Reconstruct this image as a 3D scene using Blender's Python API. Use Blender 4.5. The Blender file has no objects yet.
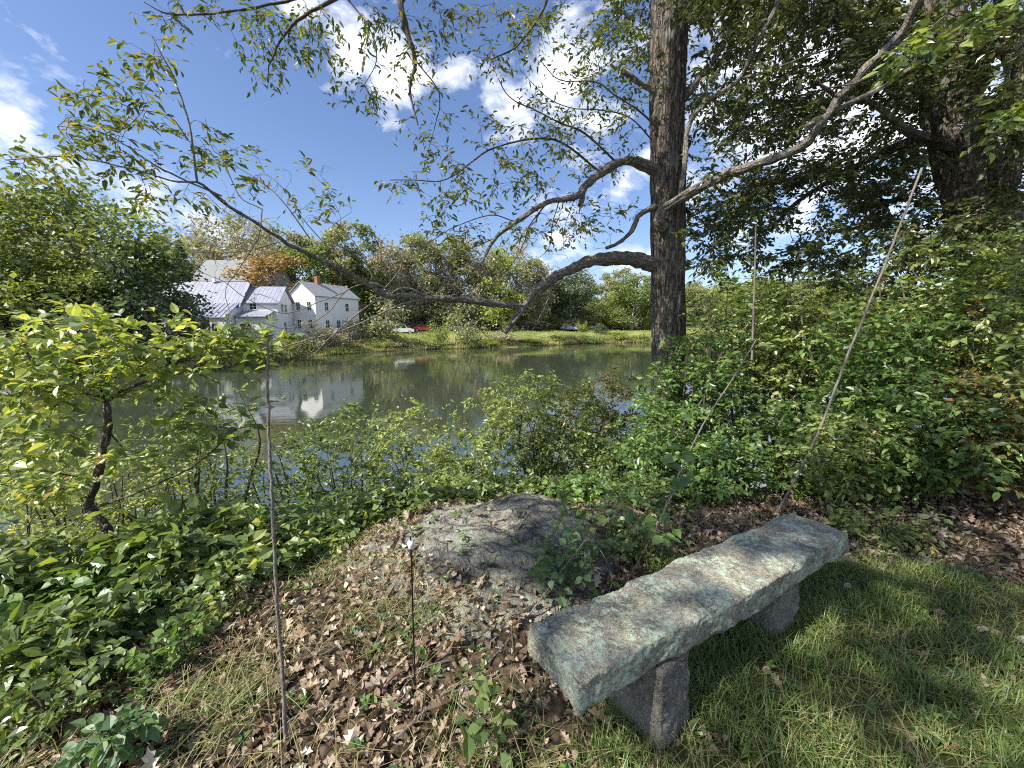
import bpy, math, random
import numpy as np
from mathutils import noise as mnoise, Vector

rng = np.random.default_rng(7)
random.seed(7)
scene = bpy.context.scene
COL = scene.collection
F = 400.0
TH = math.atan(62 / 400.0)
CT, ST = math.cos(TH), math.sin(TH)
CAMZ = 1.6
W = -3.2                      # water level

# ------------------------------------------------------------------ placing
def at(px, py, Y):
    u = (px - 512) / F; v = (384 - py) / F
    dx, dy, dz = u, CT + v * ST, -ST + v * CT
    t = Y / dy
    return np.array([dx * t, Y, CAMZ + dz * t])

def xat(px, Y, z):
    return (px - 512) / F * (Y * CT - (z - CAMZ) * ST)

def path(pts, Y=None):
    """pixel way-points (x, y[, Y]) -> 3D points"""
    return np.array([at(p[0], p[1], p[2] if len(p) > 2 else Y) for p in pts])

# ------------------------------------------------------------------ terrain
SH_PX = np.array([-900, -200, 0, 180, 250, 300, 400, 500, 600, 700, 850, 1024, 1300, 2200])
SH_Y = np.array([400, 378, 376, 370, 362, 357, 350, 347, 343, 341, 341, 345, 365, 400])
SH_D = 4.8 * F / (SH_Y - 322.0)

def sstep(t):
    t = np.clip(t, 0, 1)
    return t * t * (3 - 2 * t)

def wob(x, y, s, a):
    return a * (np.sin(x * s + 1.3) * np.cos(y * s * 1.17 + .4) + .5 * np.sin(x * s * 2.3 + y * s * 1.9))

def far_edge(x, y):
    px = 512 + F * x / np.maximum(y, 1e-3)
    D = np.interp(px, SH_PX, SH_D)
    D = D * (1 + 0.02 * np.sin(px * .045) + .012 * np.sin(px * .13 + 1))
    return y - D

def height(x, y):
    x = np.asarray(x, float); y = np.asarray(y, float)
    e = y + 0.6 * np.maximum(-x, 0) - 0.12 * np.clip(x, 0, 10) + .25 * np.sin(x * .8)
    near = -4.3 * sstep((e - 2.7) / 8.6)
    near = near + wob(x, y, 2.1, .015) + wob(x, y, 6.3, .006) + .08 * np.clip(x - 3, 0, 12)
    near = near - 0.10 * sstep((-x - .3) / 2)
    d = far_edge(x, y)
    far = W - 1.1 + 1.1 * sstep((d + 6) / 6) + 2.3 * sstep(d / 9) + .5 * sstep((d - 9) / 20) \
        + 16 * sstep((d - 40) / 120) + wob(x, y, .21, .16)
    far = far + 8 * sstep((d - 150) / 400)
    far = np.where(y > 12, far, -9)
    far = np.where((d > -8), far, -9)
    out = np.maximum(near, far)
    return np.maximum(out, W - 1.1)

def hz(x, y):
    return float(height(x, y))

# ------------------------------------------------------------------ mesh builder
class Geo:
    def __init__(s):
        s.V = []; s.T = []; s.M = []; s.S = []; s.n = 0
    def add(s, v, t, m=0, smooth=False):
        v = np.asarray(v, float).reshape(-1, 3); t = np.asarray(t, int).reshape(-1, 3)
        s.V.append(v); s.T.append(t + s.n); s.n += len(v)
        s.M.append(np.full(len(t), m)); s.S.append(np.full(len(t), smooth))
    def build(s, name, mats, parent=None, loc=None):
        if not isinstance(mats, (list, tuple)): mats = [mats]
        v = np.concatenate(s.V); t = np.concatenate(s.T)
        if loc is not None: v = v - np.asarray(loc)
        me = bpy.data.meshes.new(name)
        me.vertices.add(len(v)); me.vertices.foreach_set('co', v.astype(np.float32).ravel())
        me.loops.add(len(t) * 3); me.loops.foreach_set('vertex_index', t.astype(np.int32).ravel())
        me.polygons.add(len(t))
        me.polygons.foreach_set('loop_start', (np.arange(len(t)) * 3).astype(np.int32))
        me.polygons.foreach_set('loop_total', np.full(len(t), 3, np.int32))
        me.polygons.foreach_set('material_index', np.concatenate(s.M).astype(np.int32))
        me.polygons.foreach_set('use_smooth', np.concatenate(s.S).astype(bool))
        me.update(calc_edges=True)
        for m in mats: me.materials.append(m)
        o = bpy.data.objects.new(name, me)
        COL.objects.link(o)
        if parent is not None: o.parent = parent
        elif loc is not None: o.location = loc
        return o
    def box(s, lo, hi, m=0, M=None):
        x0, y0, z0 = lo; x1, y1, z1 = hi
        v = np.array([[x0,y0,z0],[x1,y0,z0],[x1,y1,z0],[x0,y1,z0],[x0,y0,z1],[x1,y0,z1],[x1,y1,z1],[x0,y1,z1]], float)
        if M is not None: v = M(v)
        q = [(0,3,2,1),(4,5,6,7),(0,1,5,4),(1,2,6,5),(2,3,7,6),(3,0,4,7)]
        t = []
        for a,b,c,d in q: t += [(a,b,c),(a,c,d)]
        s.add(v, t, m)
    def poly(s, pts, m=0):
        pts = np.asarray(pts, float)
        s.add(pts, [(0, i, i + 1) for i in range(1, len(pts) - 1)], m)
    def prism(s, prof, y0, y1, m=0, ax='y'):
        """convex profile [(x,z)] extruded along y"""
        n = len(prof)
        a = np.array([[p[0], y0, p[1]] for p in prof]); b = np.array([[p[0], y1, p[1]] for p in prof])
        v = np.concatenate([a, b])
        if ax == 'x': v = v[:, [1, 0, 2]]
        t = [(0, i, i + 1) for i in range(1, n - 1)] + [(n, n + i + 1, n + i) for i in range(1, n - 1)]
        for i in range(n):
            j = (i + 1) % n
            t += [(i, n + i, n + j), (i, n + j, j)]
        s.add(v, t, m)
    def tube(s, P, R, k=8, m=0, bumps=0.0, cap=True, rough=0.0):
        P = np.asarray(P, float); n = len(P)
        R = np.asarray(R, float) if np.ndim(R) else np.full(n, R)
        T = np.gradient(P, axis=0); T /= np.linalg.norm(T, axis=1)[:, None] + 1e-9
        ref = np.array([0.31, 0.2, 0.93]) if abs(T[0][2]) < .8 else np.array([.97, .2, .1])
        U = np.zeros_like(P); u = np.cross(T[0], ref); u /= np.linalg.norm(u)
        for i in range(n):
            u = u - T[i] * u.dot(T[i]); u /= np.linalg.norm(u) + 1e-9; U[i] = u
        B = np.cross(T, U)
        a = np.arange(k) / k * 2 * np.pi
        rr = R[:, None] * np.ones(k)[None]
        if bumps:
            L = np.cumsum(np.r_[0, np.linalg.norm(np.diff(P, axis=0), axis=1)])
            for fq, am in ((3, .5), (5, .35), (9, .2)):
                rr = rr * (1 + bumps * am * np.sin(fq * a[None] + 3 * np.sin(L[:, None] * fq * .8 + fq)) )
        if rough:
            L = np.cumsum(np.r_[0, np.linalg.norm(np.diff(P, axis=0), axis=1)])
            for ii in range(n):
                for jj in range(k):
                    q = Vector((math.cos(a[jj]) * 2.2, math.sin(a[jj]) * 2.2, L[ii] * 4 + R[0] * 70))
                    rr[ii, jj] *= 1 + rough * (1.2 * abs(mnoise.noise(q * 1.6)) - .3 + .7 * mnoise.noise(q * .5))
        V = P[:, None] + rr[..., None] * (np.cos(a)[None, :, None] * U[:, None] + np.sin(a)[None, :, None] * B[:, None])
        i = np.arange(n - 1)[:, None] * k; j = np.arange(k)[None]; j2 = (j + 1) % k
        A = i + j; Bq = i + j2; C = i + k + j2; D = i + k + j
        t = np.concatenate([np.stack([A, Bq, C], -1).reshape(-1, 3), np.stack([A, C, D], -1).reshape(-1, 3)])
        V = V.reshape(-1, 3)
        s.add(V, t, m, True)
        if cap:
            for ring, c in ((0, P[0]), (n - 1, P[-1])):
                vv = np.concatenate([V[ring * k:(ring + 1) * k], c[None]])
                s.add(vv, [(q, (q + 1) % k, k) for q in range(k)], m)
    def sticks(s, A, B, ra, rb, m=0):
        """many thin 3-sided tapered sticks"""
        A = np.asarray(A); B = np.asarray(B); n = len(A)
        if n == 0: return
        D = B - A; D /= np.linalg.norm(D, axis=1)[:, None] + 1e-9
        ref = np.where(np.abs(D[:, 2:3]) < .8, np.array([[0, 0, 1.]]), np.array([[1., 0, 0]]))
        U = np.cross(D, ref); U /= np.linalg.norm(U, axis=1)[:, None] + 1e-9
        Vv = np.cross(D, U)
        ra = np.broadcast_to(ra, (n,)); rb = np.broadcast_to(rb, (n,))
        vs = []
        for Q, r in ((A, ra), (B, rb)):
            for k in range(3):
                a = k * 2.0944
                vs.append(Q + r[:, None] * (math.cos(a) * U + math.sin(a) * Vv))
        V = np.stack(vs, 1)
        t = np.array([(0,1,4),(0,4,3),(1,2,5),(1,5,4),(2,0,3),(2,3,5)])
        s.add(V.reshape(-1, 3), (t[None] + (np.arange(n) * 6)[:, None, None]).reshape(-1, 3), m, True)
    def leaves(s, P, D, N, L, wr=.5, m=0, shape='hex'):
        n = len(P)
        if n == 0: return
        D = D / (np.linalg.norm(D, axis=1)[:, None] + 1e-9)
        S = np.cross(D, N); S /= np.linalg.norm(S, axis=1)[:, None] + 1e-9
        N = np.cross(S, D)
        L = np.broadcast_to(L, (n,)); wr = np.broadcast_to(wr, (n,))
        tv, tt = SHAPES[shape]
        cur = rng.uniform(-.25, .35, n) * (1 + 1.6 * getattr(s, 'curl', 0)); fold = 1 + rng.uniform(-1, 4, n) * getattr(s, 'curl', 0)
        al = tv[None, :, 0]; si = tv[None, :, 1] * wr[:, None] * 2; up = tv[None, :, 2] * fold[:, None] - cur[:, None] * al ** 2
        V = P[:, None] + L[:, None, None] * (al[..., None] * D[:, None] + si[..., None] * S[:, None] + up[..., None] * N[:, None])
        t = tt[None] + (np.arange(n) * len(tv))[:, None, None]
        s.add(V.reshape(-1, 3), t.reshape(-1, 3), m)

def fan(n): return [(0, i, i + 1) for i in range(1, n)]
_lob = [(0,.03),(.16,.16),(.22,.42),(.34,.2),(.5,.5),(.6,.2),(.76,.36),(.82,.12),(1,0)]
_lv = [(.5,0,-.03)] + [(a,b*.9,.12*b) for a,b in _lob] + [(a,-b*.9,.12*b) for a,b in _lob[::-1]]
SHAPES = {
    'quad': (np.array([(0,0,0),(.45,.5,.1),(1,0,-.05),(.45,-.5,.1)]), np.array([(0,1,2),(0,2,3)])),
    'hex': (np.array([(0,0,0),(.28,.44,.1),(.66,.36,.1),(1,0,-.03),(.66,-.36,.1),(.28,-.44,.1)]),
            np.array([(0,1,2),(0,2,3),(0,3,4),(0,4,5)])),
    'fine': (np.array([(0,0,0),(.12,.0,0),(.25,.34,.08),(.42,.46,.10),(.62,.40,.10),(.82,.2,.05),(1,0,-.04),
                       (.82,-.2,.05),(.62,-.4,.1),(.42,-.46,.1),(.25,-.34,.08),(.55,0,0)]),
             np.array([(1,2,11),(2,3,11),(3,4,11),(4,5,11),(5,6,11),(6,7,11),(7,8,11),(8,9,11),(9,10,11),(10,1,11),(0,1,2)])),
    'oak': (np.array(_lv), np.array(fan(len(_lv) - 1) + [(0, len(_lv) - 1, 1)])),
}

def unit(v):
    v = np.asarray(v, float)
    return v / (np.linalg.norm(v, axis=-1, keepdims=True) + 1e-9)

def smooth_path(P, n=6):
    P = np.asarray(P, float)
    Q = np.concatenate([[2 * P[0] - P[1]], P, [2 * P[-1] - P[-2]]])
    out = []
    for i in range(1, len(Q) - 2):
        for t in np.linspace(0, 1, n, endpoint=False):
            a, b, c, d = Q[i-1], Q[i], Q[i+1], Q[i+2]
            out.append(.5 * ((2*b) + (c-a)*t + (2*a-5*b+4*c-d)*t*t + (-a+3*b-3*c+d)*t**3))
    out.append(Q[-2])
    return np.array(out)

def clothe(G, skel, targets, tw_r=.006, n_side=5, side=.25, nleaf=7, size=.08, wr=.3, droop=.3,
           leafmat=1, woodmat=0, shape='hex', flat=.5, hang=0.0, bend=.15, bare=0.0, keep=1.0, side_first=.3):
    """grow a twig from the nearest wood to every target and hang leaves on its side shoots"""
    skel = np.asarray(skel, float); T = np.asarray(targets, float)
    if len(T) == 0: return
    cap = len(skel) + 5 * len(T)
    SK = np.empty((cap, 3)); SK[:len(skel)] = skel; ns = len(skel)
    d0 = np.array([np.min(((skel - t) ** 2).sum(1)) for t in T])
    SA, SB, RA, RB = [], [], [], []
    LP, LD, LN, LS = [], [], [], []
    for t in T[np.argsort(d0)]:
        d = ((SK[:ns] - t) ** 2).sum(1)
        i = int(np.argmin(d)); p = SK[i].copy(); L = math.sqrt(d[i])
        if L < .01: continue
        mid = (p + t) / 2 + rng.normal(0, bend, 3) * L + np.array([0, 0, .1 * L * (1 if hang <= 0 else .3)])
        f = np.linspace(0, 1, 6)[:, None]
        C = (1-f)**2 * p + 2*f*(1-f) * mid + f*f * t
        C[1:-1] += rng.normal(0, .02, (4, 3)) * L
        r0 = tw_r * (.7 + min(L, 3.)); r = np.linspace(r0, tw_r * .35, 6)
        SA.append(C[:-1]); SB.append(C[1:]); RA.append(r[:-1]); RB.append(r[1:])
        SK[ns:ns+5] = C[1:]; ns += 5
        if rng.random() < bare: continue
        ff = rng.uniform(side_first, 1, (n_side, 1)); ff[0] = 1
        base = (1-ff)**2 * p + 2*ff*(1-ff) * mid + ff*ff * t
        td = unit(t - mid)
        sd = unit(td * .6 + rng.normal(0, 1, (n_side, 3)) * np.array([.7, .7, .7 * (1 - flat)]) + np.array([0, 0, -hang]))
        sl = side * rng.uniform(.5, 1.2, (n_side, 1))
        tip = base + sd * sl; tip[:, 2] -= .12 * sl[:, 0] * droop
        m2 = (base + tip) / 2 + rng.normal(0, .06, (n_side, 3)) * sl
        SA += [base, m2]; SB += [m2, tip]
        RA += [np.full(n_side, tw_r * .35), np.full(n_side, tw_r * .25)]; RB += [np.full(n_side, tw_r * .25), np.full(n_side, tw_r * .15)]
        g = (np.arange(nleaf) + 1) / nleaf
        g = g[None, :, None] + rng.normal(0, .04, (n_side, nleaf, 1))
        lp = base[:, None] + (tip - base)[:, None] * g + (m2 - (base + tip) / 2)[:, None] * (4 * g * (1 - g))
        sidev = unit(np.cross(sd, np.array([0, 0, 1.])))[:, None] * np.where(np.arange(nleaf) % 2, 1, -1)[None, :, None]
        ld = unit(sd[:, None] * .7 + sidev * .8 + rng.normal(0, .3, (n_side, nleaf, 3)) + np.array([0, 0, -droop]))
        ln = unit(rng.normal(0, .55, (n_side, nleaf, 3)) + np.array([0, 0, 1.]) + 0.25 * sidev)
        k = rng.random((n_side, nleaf)) < keep
        LP.append(lp[k]); LD.append(ld[k]); LN.append(ln[k])
    G.sticks(np.concatenate(SA), np.concatenate(SB), np.concatenate(RA), np.concatenate(RB), woodmat)
    if LP:
        P = np.concatenate(LP); n = len(P)
        G.leaves(P, np.concatenate(LD), np.concatenate(LN), size * rng.uniform(.4, 1.35, n), wr * rng.uniform(.8, 1.2, n), leafmat, shape)

# ------------------------------------------------------------------ tagging
def tag(o, label=None, cat=None, group=None, kind=None):
    if label: o['label'] = label
    if cat: o['category'] = cat
    if group: o['group'] = group
    if kind: o['kind'] = kind
    return o
def empty(name, loc, label, cat, group=None, rz=0):
    o = bpy.data.objects.new(name, None); COL.objects.link(o)
    o.location = loc; o.rotation_euler = (0, 0, rz); o.empty_display_size = .2
    return tag(o, label, cat, group)
def copy_tree(o, parent=None):
    c = o.copy(); COL.objects.link(c)
    if parent is not None: c.parent = parent
    for ch in list(o.children): copy_tree(ch, c)
    return c

# ------------------------------------------------------------------ materials
def new_mat(name):
    m = bpy.data.materials.new(name); m.use_nodes = True
    nt = m.node_tree; nt.nodes.clear()
    out = nt.nodes.new('ShaderNodeOutputMaterial')
    return m, nt, out
def N(nt, typ, **kw):
    n = nt.nodes.new('ShaderNode' + typ)
    for k, v in kw.items():
        if k in n.inputs: n.inputs[k].default_value = v
        else: setattr(n, k, v)
    return n
def ramp(nt, fac, stops, interp='LINEAR'):
    r = nt.nodes.new('ShaderNodeValToRGB'); cr = r.color_ramp; cr.interpolation = interp
    while len(cr.elements) < len(stops): cr.elements.new(.5)
    for e, (p, c) in zip(cr.elements, stops):
        e.position = p; e.color = (*c, 1) if len(c) == 3 else c
    nt.links.new(fac, r.inputs[0]); return r.outputs[0]
def mix(nt, fac, a, b, mode='MIX'):
    m = nt.nodes.new('ShaderNodeMix'); m.data_type = 'RGBA'; m.blend_type = mode
    for k, v in ((0, fac), (6, a), (7, b)):
        if isinstance(v, bpy.types.NodeSocket): nt.links.new(v, m.inputs[k])
        elif isinstance(v, (int, float)): m.inputs[k].default_value = v
        else: m.inputs[k].default_value = (*v, 1)
    return m.outputs[2]
def mth(nt, op, a, b=0.0):
    m = nt.nodes.new('ShaderNodeMath'); m.operation = op
    for k, v in ((0, a), (1, b)):
        if isinstance(v, bpy.types.NodeSocket): nt.links.new(v, m.inputs[k])
        else: m.inputs[k].default_value = v
    return m.outputs[0]
def coord(nt, scale=(1, 1, 1), kind='Object'):
    tc = N(nt, 'TexCoord'); mp = N(nt, 'Mapping'); mp.inputs['Scale'].default_value = scale
    nt.links.new(tc.outputs[kind], mp.inputs[0]); return mp.outputs[0]
def noise(nt, vec, scale, detail=4, rough=.6, dist=0):
    n = N(nt, 'TexNoise', Scale=scale, Detail=detail, Roughness=rough, Distortion=dist)
    nt.links.new(vec, n.inputs['Vector']); return n.outputs['Fac']
def bump(nt, h, strength=.5, dist=.02, normal=None):
    b = N(nt, 'Bump', Strength=strength, Distance=dist); nt.links.new(h, b.inputs['Height'])
    if normal is not None: nt.links.new(normal, b.inputs['Normal'])
    return b.outputs[0]
def principled(nt, out, color, rough=.7, normal=None, spec=.5, metal=0):
    p = N(nt, 'BsdfPrincipled')
    if isinstance(color, bpy.types.NodeSocket): nt.links.new(color, p.inputs['Base Color'])
    else: p.inputs['Base Color'].default_value = (*color, 1)
    if isinstance(rough, bpy.types.NodeSocket): nt.links.new(rough, p.inputs['Roughness'])
    else: p.inputs['Roughness'].default_value = rough
    p.inputs['Specular IOR Level'].default_value = spec; p.inputs['Metallic'].default_value = metal
    if normal is not None: nt.links.new(normal, p.inputs['Normal'])
    nt.links.new(p.outputs[0], out.inputs[0]); return p

def leaf_mat(name, stops, trans=.4, rough=.5, clump=.6, patch=None):
    m, nt, out = new_mat(name)
    g = N(nt, 'NewGeometry')
    v = coord(nt, (1, 1, 1))
    nz = noise(nt, v, clump, 2, .5)
    fac = mth(nt, 'ADD', mth(nt, 'MULTIPLY', g.outputs['Random Per Island'], .65), mth(nt, 'MULTIPLY', nz, .5))
    col = ramp(nt, fac, stops)
    p = N(nt, 'BsdfPrincipled'); nt.links.new(col, p.inputs['Base Color'])
    p.inputs['Roughness'].default_value = rough; p.inputs['Specular IOR Level'].default_value = .6
    tr = N(nt, 'BsdfTranslucent')
    tcol = mix(nt, 1.0, col, (1.9, 1.75, .6), 'MULTIPLY'); nt.links.new(tcol, tr.inputs['Color'])
    mx = N(nt, 'MixShader'); mx.inputs[0].default_value = trans
    nt.links.new(p.outputs[0], mx.inputs[1]); nt.links.new(tr.outputs[0], mx.inputs[2])
    nt.links.new(mx.outputs[0], out.inputs[0])
    return m

M = {}
M['leaf_hickory'] = leaf_mat('leaf_hickory', [(0, (.04,.07,.02)), (.45, (.08,.12,.03)), (.7, (.15,.18,.045)), (.88, (.28,.26,.06)), (1, (.26,.14,.05))], .38, .4, clump=.9)
M['leaf_oak'] = leaf_mat('leaf_oak', [(0, (.03,.055,.018)), (.5, (.065,.085,.03)), (.8, (.11,.13,.045)), (1, (.20,.20,.07))], .22, .3, clump=.7)
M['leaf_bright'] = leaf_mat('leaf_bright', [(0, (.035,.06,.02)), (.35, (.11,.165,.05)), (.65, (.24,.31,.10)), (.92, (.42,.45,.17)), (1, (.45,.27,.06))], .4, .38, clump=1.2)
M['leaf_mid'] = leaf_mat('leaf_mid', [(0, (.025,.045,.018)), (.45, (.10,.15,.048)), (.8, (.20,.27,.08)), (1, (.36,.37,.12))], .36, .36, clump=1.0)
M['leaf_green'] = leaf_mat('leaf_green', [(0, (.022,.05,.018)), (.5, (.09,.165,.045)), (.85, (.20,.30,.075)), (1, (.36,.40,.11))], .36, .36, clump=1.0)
M['leaf_bluish'] = leaf_mat('leaf_bluish', [(0, (.05,.11,.045)), (.5, (.09,.17,.07)), (1, (.15,.23,.08))], .35, clump=1.0)
M['leaf_russet'] = leaf_mat('leaf_russet', [(0, (.04,.06,.02)), (.4, (.09,.11,.03)), (.7, (.15,.14,.035)), (1, (.22,.10,.04))], .3, clump=1.0)
M['leaf_red'] = leaf_mat('leaf_red', [(0, (.35,.03,.02)), (1, (.5,.12,.04))], .4)
M['far_green'] = leaf_mat('far_green', [(0, (.07,.10,.03)), (.5, (.13,.18,.05)), (1, (.24,.28,.09))], .3, clump=.25)
M['far_lime'] = leaf_mat('far_lime', [(0, (.13,.18,.04)), (.5, (.24,.30,.07)), (1, (.38,.42,.12))], .35, clump=.25)
M['far_olive'] = leaf_mat('far_olive', [(0, (.14,.155,.08)), (.5, (.22,.24,.12)), (1, (.34,.34,.19))], .3, clump=.3)
M['far_tan'] = leaf_mat('far_tan', [(0, (.22,.195,.145)), (.5, (.33,.30,.21)), (1, (.46,.42,.29))], .25, clump=.3)
M['far_rust'] = leaf_mat('far_rust', [(0, (.18,.11,.05)), (.5, (.30,.19,.07)), (1, (.38,.27,.09))], .2, clump=.3)
M['far_dark'] = leaf_mat('far_dark', [(0, (.045,.07,.035)), (.5, (.075,.11,.05)), (1, (.13,.17,.07))], .2, clump=.3)
M['reed'] = leaf_mat('reed', [(0, (.18,.22,.07)), (.5, (.34,.34,.13)), (1, (.50,.45,.22))], .3, clump=.2)
M['grass'] = leaf_mat('grass', [(0, (.035,.065,.018)), (.4, (.075,.13,.03)), (.7, (.14,.21,.05)), (.9, (.25,.28,.09)), (1, (.46,.42,.25))], .3, clump=2.2)
M['straw'] = leaf_mat('straw', [(0, (.20,.18,.07)), (.6, (.42,.36,.2)), (1, (.25,.3,.08))], .3)
M['litter'] = leaf_mat('litter', [(0, (.05,.035,.02)), (.4, (.14,.092,.055)), (.62, (.26,.185,.12)), (.84, (.40,.325,.25)), (1, (.62,.585,.53))], .12, .6, clump=2.6)

def bark(name, c0, c1, scale=7, moss=0, strength=1.0, dist=.03, stretch=.22):
    m, nt, out = new_mat(name)
    v = coord(nt, (1, 1, stretch))
    n1 = noise(nt, v, scale * 2, 6, .65, 1.2)
    vo = N(nt, 'TexVoronoi', Scale=scale * 2.2); vo.feature = 'DISTANCE_TO_EDGE'
    nt.links.new(mix(nt, .25, v, noise(nt, v, 9, 3)), vo.inputs['Vector'])
    h = mth(nt, 'ADD', mth(nt, 'MULTIPLY', mth(nt, 'MINIMUM', vo.outputs['Distance'], .22), 3.0), mth(nt, 'MULTIPLY', n1, .7))
    col = ramp(nt, h, [(.25, c0), (.65, c1), (1, tuple(min(1, x * 1.35) for x in c1))])
    n2 = noise(nt, coord(nt), 3.1, 4, .6)
    col = mix(nt, ramp(nt, n2, [(.55, (0,0,0)), (.68, (.55+moss,)*3)]), col, (.24, .27, .22) if not moss else (.2, .24, .1))
    principled(nt, out, col, .9, bump(nt, h, strength, dist), .15)
    return m
M['bark_main'] = bark('bark_main', (.025,.021,.017), (.125,.105,.088), 9)
M['bark_limb'] = bark('bark_limb', (.035,.03,.026), (.17,.15,.13), 16, 0, .8, .01, .6)
M['bark_dark'] = bark('bark_dark', (.02,.016,.012), (.09,.075,.06), 16, 0, .8, .01, .5)
M['bark_far'] = bark('bark_far', (.12,.10,.09), (.26,.24,.21), 3, 0, .3, .02, .5)
M['twig'] = bark('twig', (.07,.055,.045), (.20,.17,.14), 30, 0, .2, .002, .6)
M['twig_dark'] = bark('twig_dark', (.03,.022,.018), (.09,.07,.055), 30, 0, .2, .002, .6)
M['cane'] = bark('cane', (.06,.05,.045), (.17,.15,.13), 40, 0, .4, .002, .3)

def N_col(nt, vec, scale):
    n = N(nt, 'TexNoise', Scale=scale, Detail=5); nt.links.new(vec, n.inputs['Vector']); return n.outputs['Color']
def stone(name, scale, base0, base1, lichen, lich_amt, pale, bstr=.6, bdist=.012, cracks=0):
    m, nt, out = new_mat(name)
    v = coord(nt)
    big = noise(nt, v, scale, 5, .65, .3)
    fine = noise(nt, v, scale * 14, 6, .75)
    col = ramp(nt, big, [(.3, base0), (.6, base1)])
    col = mix(nt, 1.0, col, ramp(nt, fine, [(.34, (.5,.5,.5)), (.5, (1,1,1)), (.64, (1.4,1.4,1.4))]), 'MULTIPLY')
    gr = noise(nt, v, scale * 55, 2, .5)
    col = mix(nt, ramp(nt, gr, [(.60, (0,0,0)), (.66, (.7,.7,.7))]), col, (.60,.58,.52)); col = mix(nt, ramp(nt, gr, [(.34, (.8,.8,.8)), (.40, (0,0,0))]), col, (.04,.04,.04))
    lm = mth(nt, 'MULTIPLY', ramp(nt, noise(nt, v, scale * 1.9, 7, .72, .6), [(lich_amt, (0,0,0)), (lich_amt + .035, (1,1,1))]),
             ramp(nt, noise(nt, v, scale * 9, 4, .7), [(.42, (0,0,0)), (.55, (1,1,1))]))
    col = mix(nt, mth(nt, 'MULTIPLY', lm, .75), col, lichen)
    mp2 = N(nt, 'Mapping'); mp2.inputs['Location'].default_value = (5.3, 2.2, 9.1); nt.links.new(v, mp2.inputs[0])
    pm = mth(nt, 'MULTIPLY', ramp(nt, noise(nt, mp2.outputs[0], scale * 1.3, 6, .7, .4), [(.53, (0,0,0)), (.60, (1,1,1))]), ramp(nt, fine, [(.4, (0,0,0)), (.6, (1,1,1))]))
    col = mix(nt, mth(nt, 'MULTIPLY', pm, .8), col, pale)
    vo = N(nt, 'TexVoronoi', Scale=scale * 22); nt.links.new(v, vo.inputs['Vector'])
    pit = ramp(nt, vo.outputs['Distance'], [(.1, (.35,.35,.35)), (.3, (1,1,1))])
    col = mix(nt, .5, col, mix(nt, 1.0, col, pit, 'MULTIPLY'))
    h = mth(nt, 'ADD', mth(nt, 'MULTIPLY', fine, .8), mth(nt, 'MULTIPLY', big, 1.2))
    if cracks:
        vc = N(nt, 'TexVoronoi', Scale=cracks); vc.feature = 'DISTANCE_TO_EDGE'
        mpc = N(nt, 'Mapping'); mpc.inputs['Scale'].default_value = (.55, 1.5, 1); nt.links.new(v, mpc.inputs[0])
        nt.links.new(mix(nt, .22, mpc.outputs[0], N_col(nt, v, 5)), vc.inputs['Vector'])
        ck = ramp(nt, vc.outputs['Distance'], [(.0, (.12,.12,.11)), (.035, (.6,.6,.6)), (.1, (1,1,1))])
        col = mix(nt, .55, col, mix(nt, 1.0, col, ck, 'MULTIPLY'))
        h = mth(nt, 'ADD', h, mth(nt, 'MULTIPLY', ck, .6))
    principled(nt, out, col, .92, bump(nt, h, bstr, bdist), .2)
    return m
M['bench_stone'] = stone('bench_stone', 4.5, (.10,.095,.08), (.38,.36,.28), (.52,.64,.49), .495, (.42,.40,.25), 1.0, .02)
M['leg_stone'] = stone('leg_stone', 6, (.08,.075,.065), (.24,.22,.185), (.3,.33,.22), .6, (.30,.31,.2), .9, .02)
M['ledge_stone'] = stone('ledge_stone', 2.6, (.06,.055,.048), (.30,.285,.25), (.40,.42,.30), .48, (.52,.48,.38), 1.0, .05, 4.5)
M['boulder'] = stone('boulder', 1.2, (.25,.24,.23), (.42,.41,.39), (.4,.4,.36), .6, (.5,.48,.44), .5, .03)

def simple(name, c, rough=.6, var=.12, scale=6, spec=.4, metal=0, b=0):
    m, nt, out = new_mat(name)
    n = noise(nt, coord(nt), scale, 4, .6)
    c = np.array(c)
    col = ramp(nt, n, [(.3, tuple(c * (1 - var))), (.7, tuple(np.minimum(c * (1 + var), 1)))])
    principled(nt, out, col, rough, bump(nt, n, b, .01) if b else None, spec, metal); return m
def siding(name, c):
    m, nt, out = new_mat(name)
    v = coord(nt)
    w = N(nt, 'TexWave', Scale=1.6); w.wave_type = 'BANDS'; w.bands_direction = 'Z'; w.wave_profile = 'SAW'
    nt.links.new(v, w.inputs['Vector'])
    n = noise(nt, v, .9, 5, .7)
    c = np.array(c)
    col = ramp(nt, n, [(.3, tuple(c * .86)), (.7, tuple(c))])
    principled(nt, out, col, .55, bump(nt, w.outputs['Fac'], .6, .02), .3); return m
M['siding'] = siding('siding', (.80,.80,.79))
M['trim'] = simple('trim', (.8,.8,.8), .5, .05)
M['metal_roof'] = simple('metal_roof', (.27,.28,.34), .5, .12, 1.2, .4, .1)
M['shingle'] = simple('shingle', (.27,.28,.29), .9, .2, 5, .2, 0, .5)
M['shingle_warm'] = simple('shingle_warm', (.22,.23,.23), .9, .15, 3, .2)
M['brick'] = simple('brick', (.32,.12,.08), .9, .2, 9)
M['glass'] = simple('glass', (.03,.035,.04), .08, .1, 2, .9)
M['dark_wood'] = simple('dark_wood', (.10,.05,.04), .8, .2)
M['red_paint'] = simple('red_paint', (.42,.07,.05), .6, .15, 2)
M['concrete'] = simple('concrete', (.38,.37,.35), .9, .15, 2)
M['car_white'] = simple('car_white', (.75,.76,.78), .25, .03, 1, .6)
M['car_red'] = simple('car_red', (.5,.04,.03), .25, .03, 1, .6)
M['car_blue'] = simple('car_blue', (.35,.47,.62), .25, .03, 1, .6)
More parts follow.
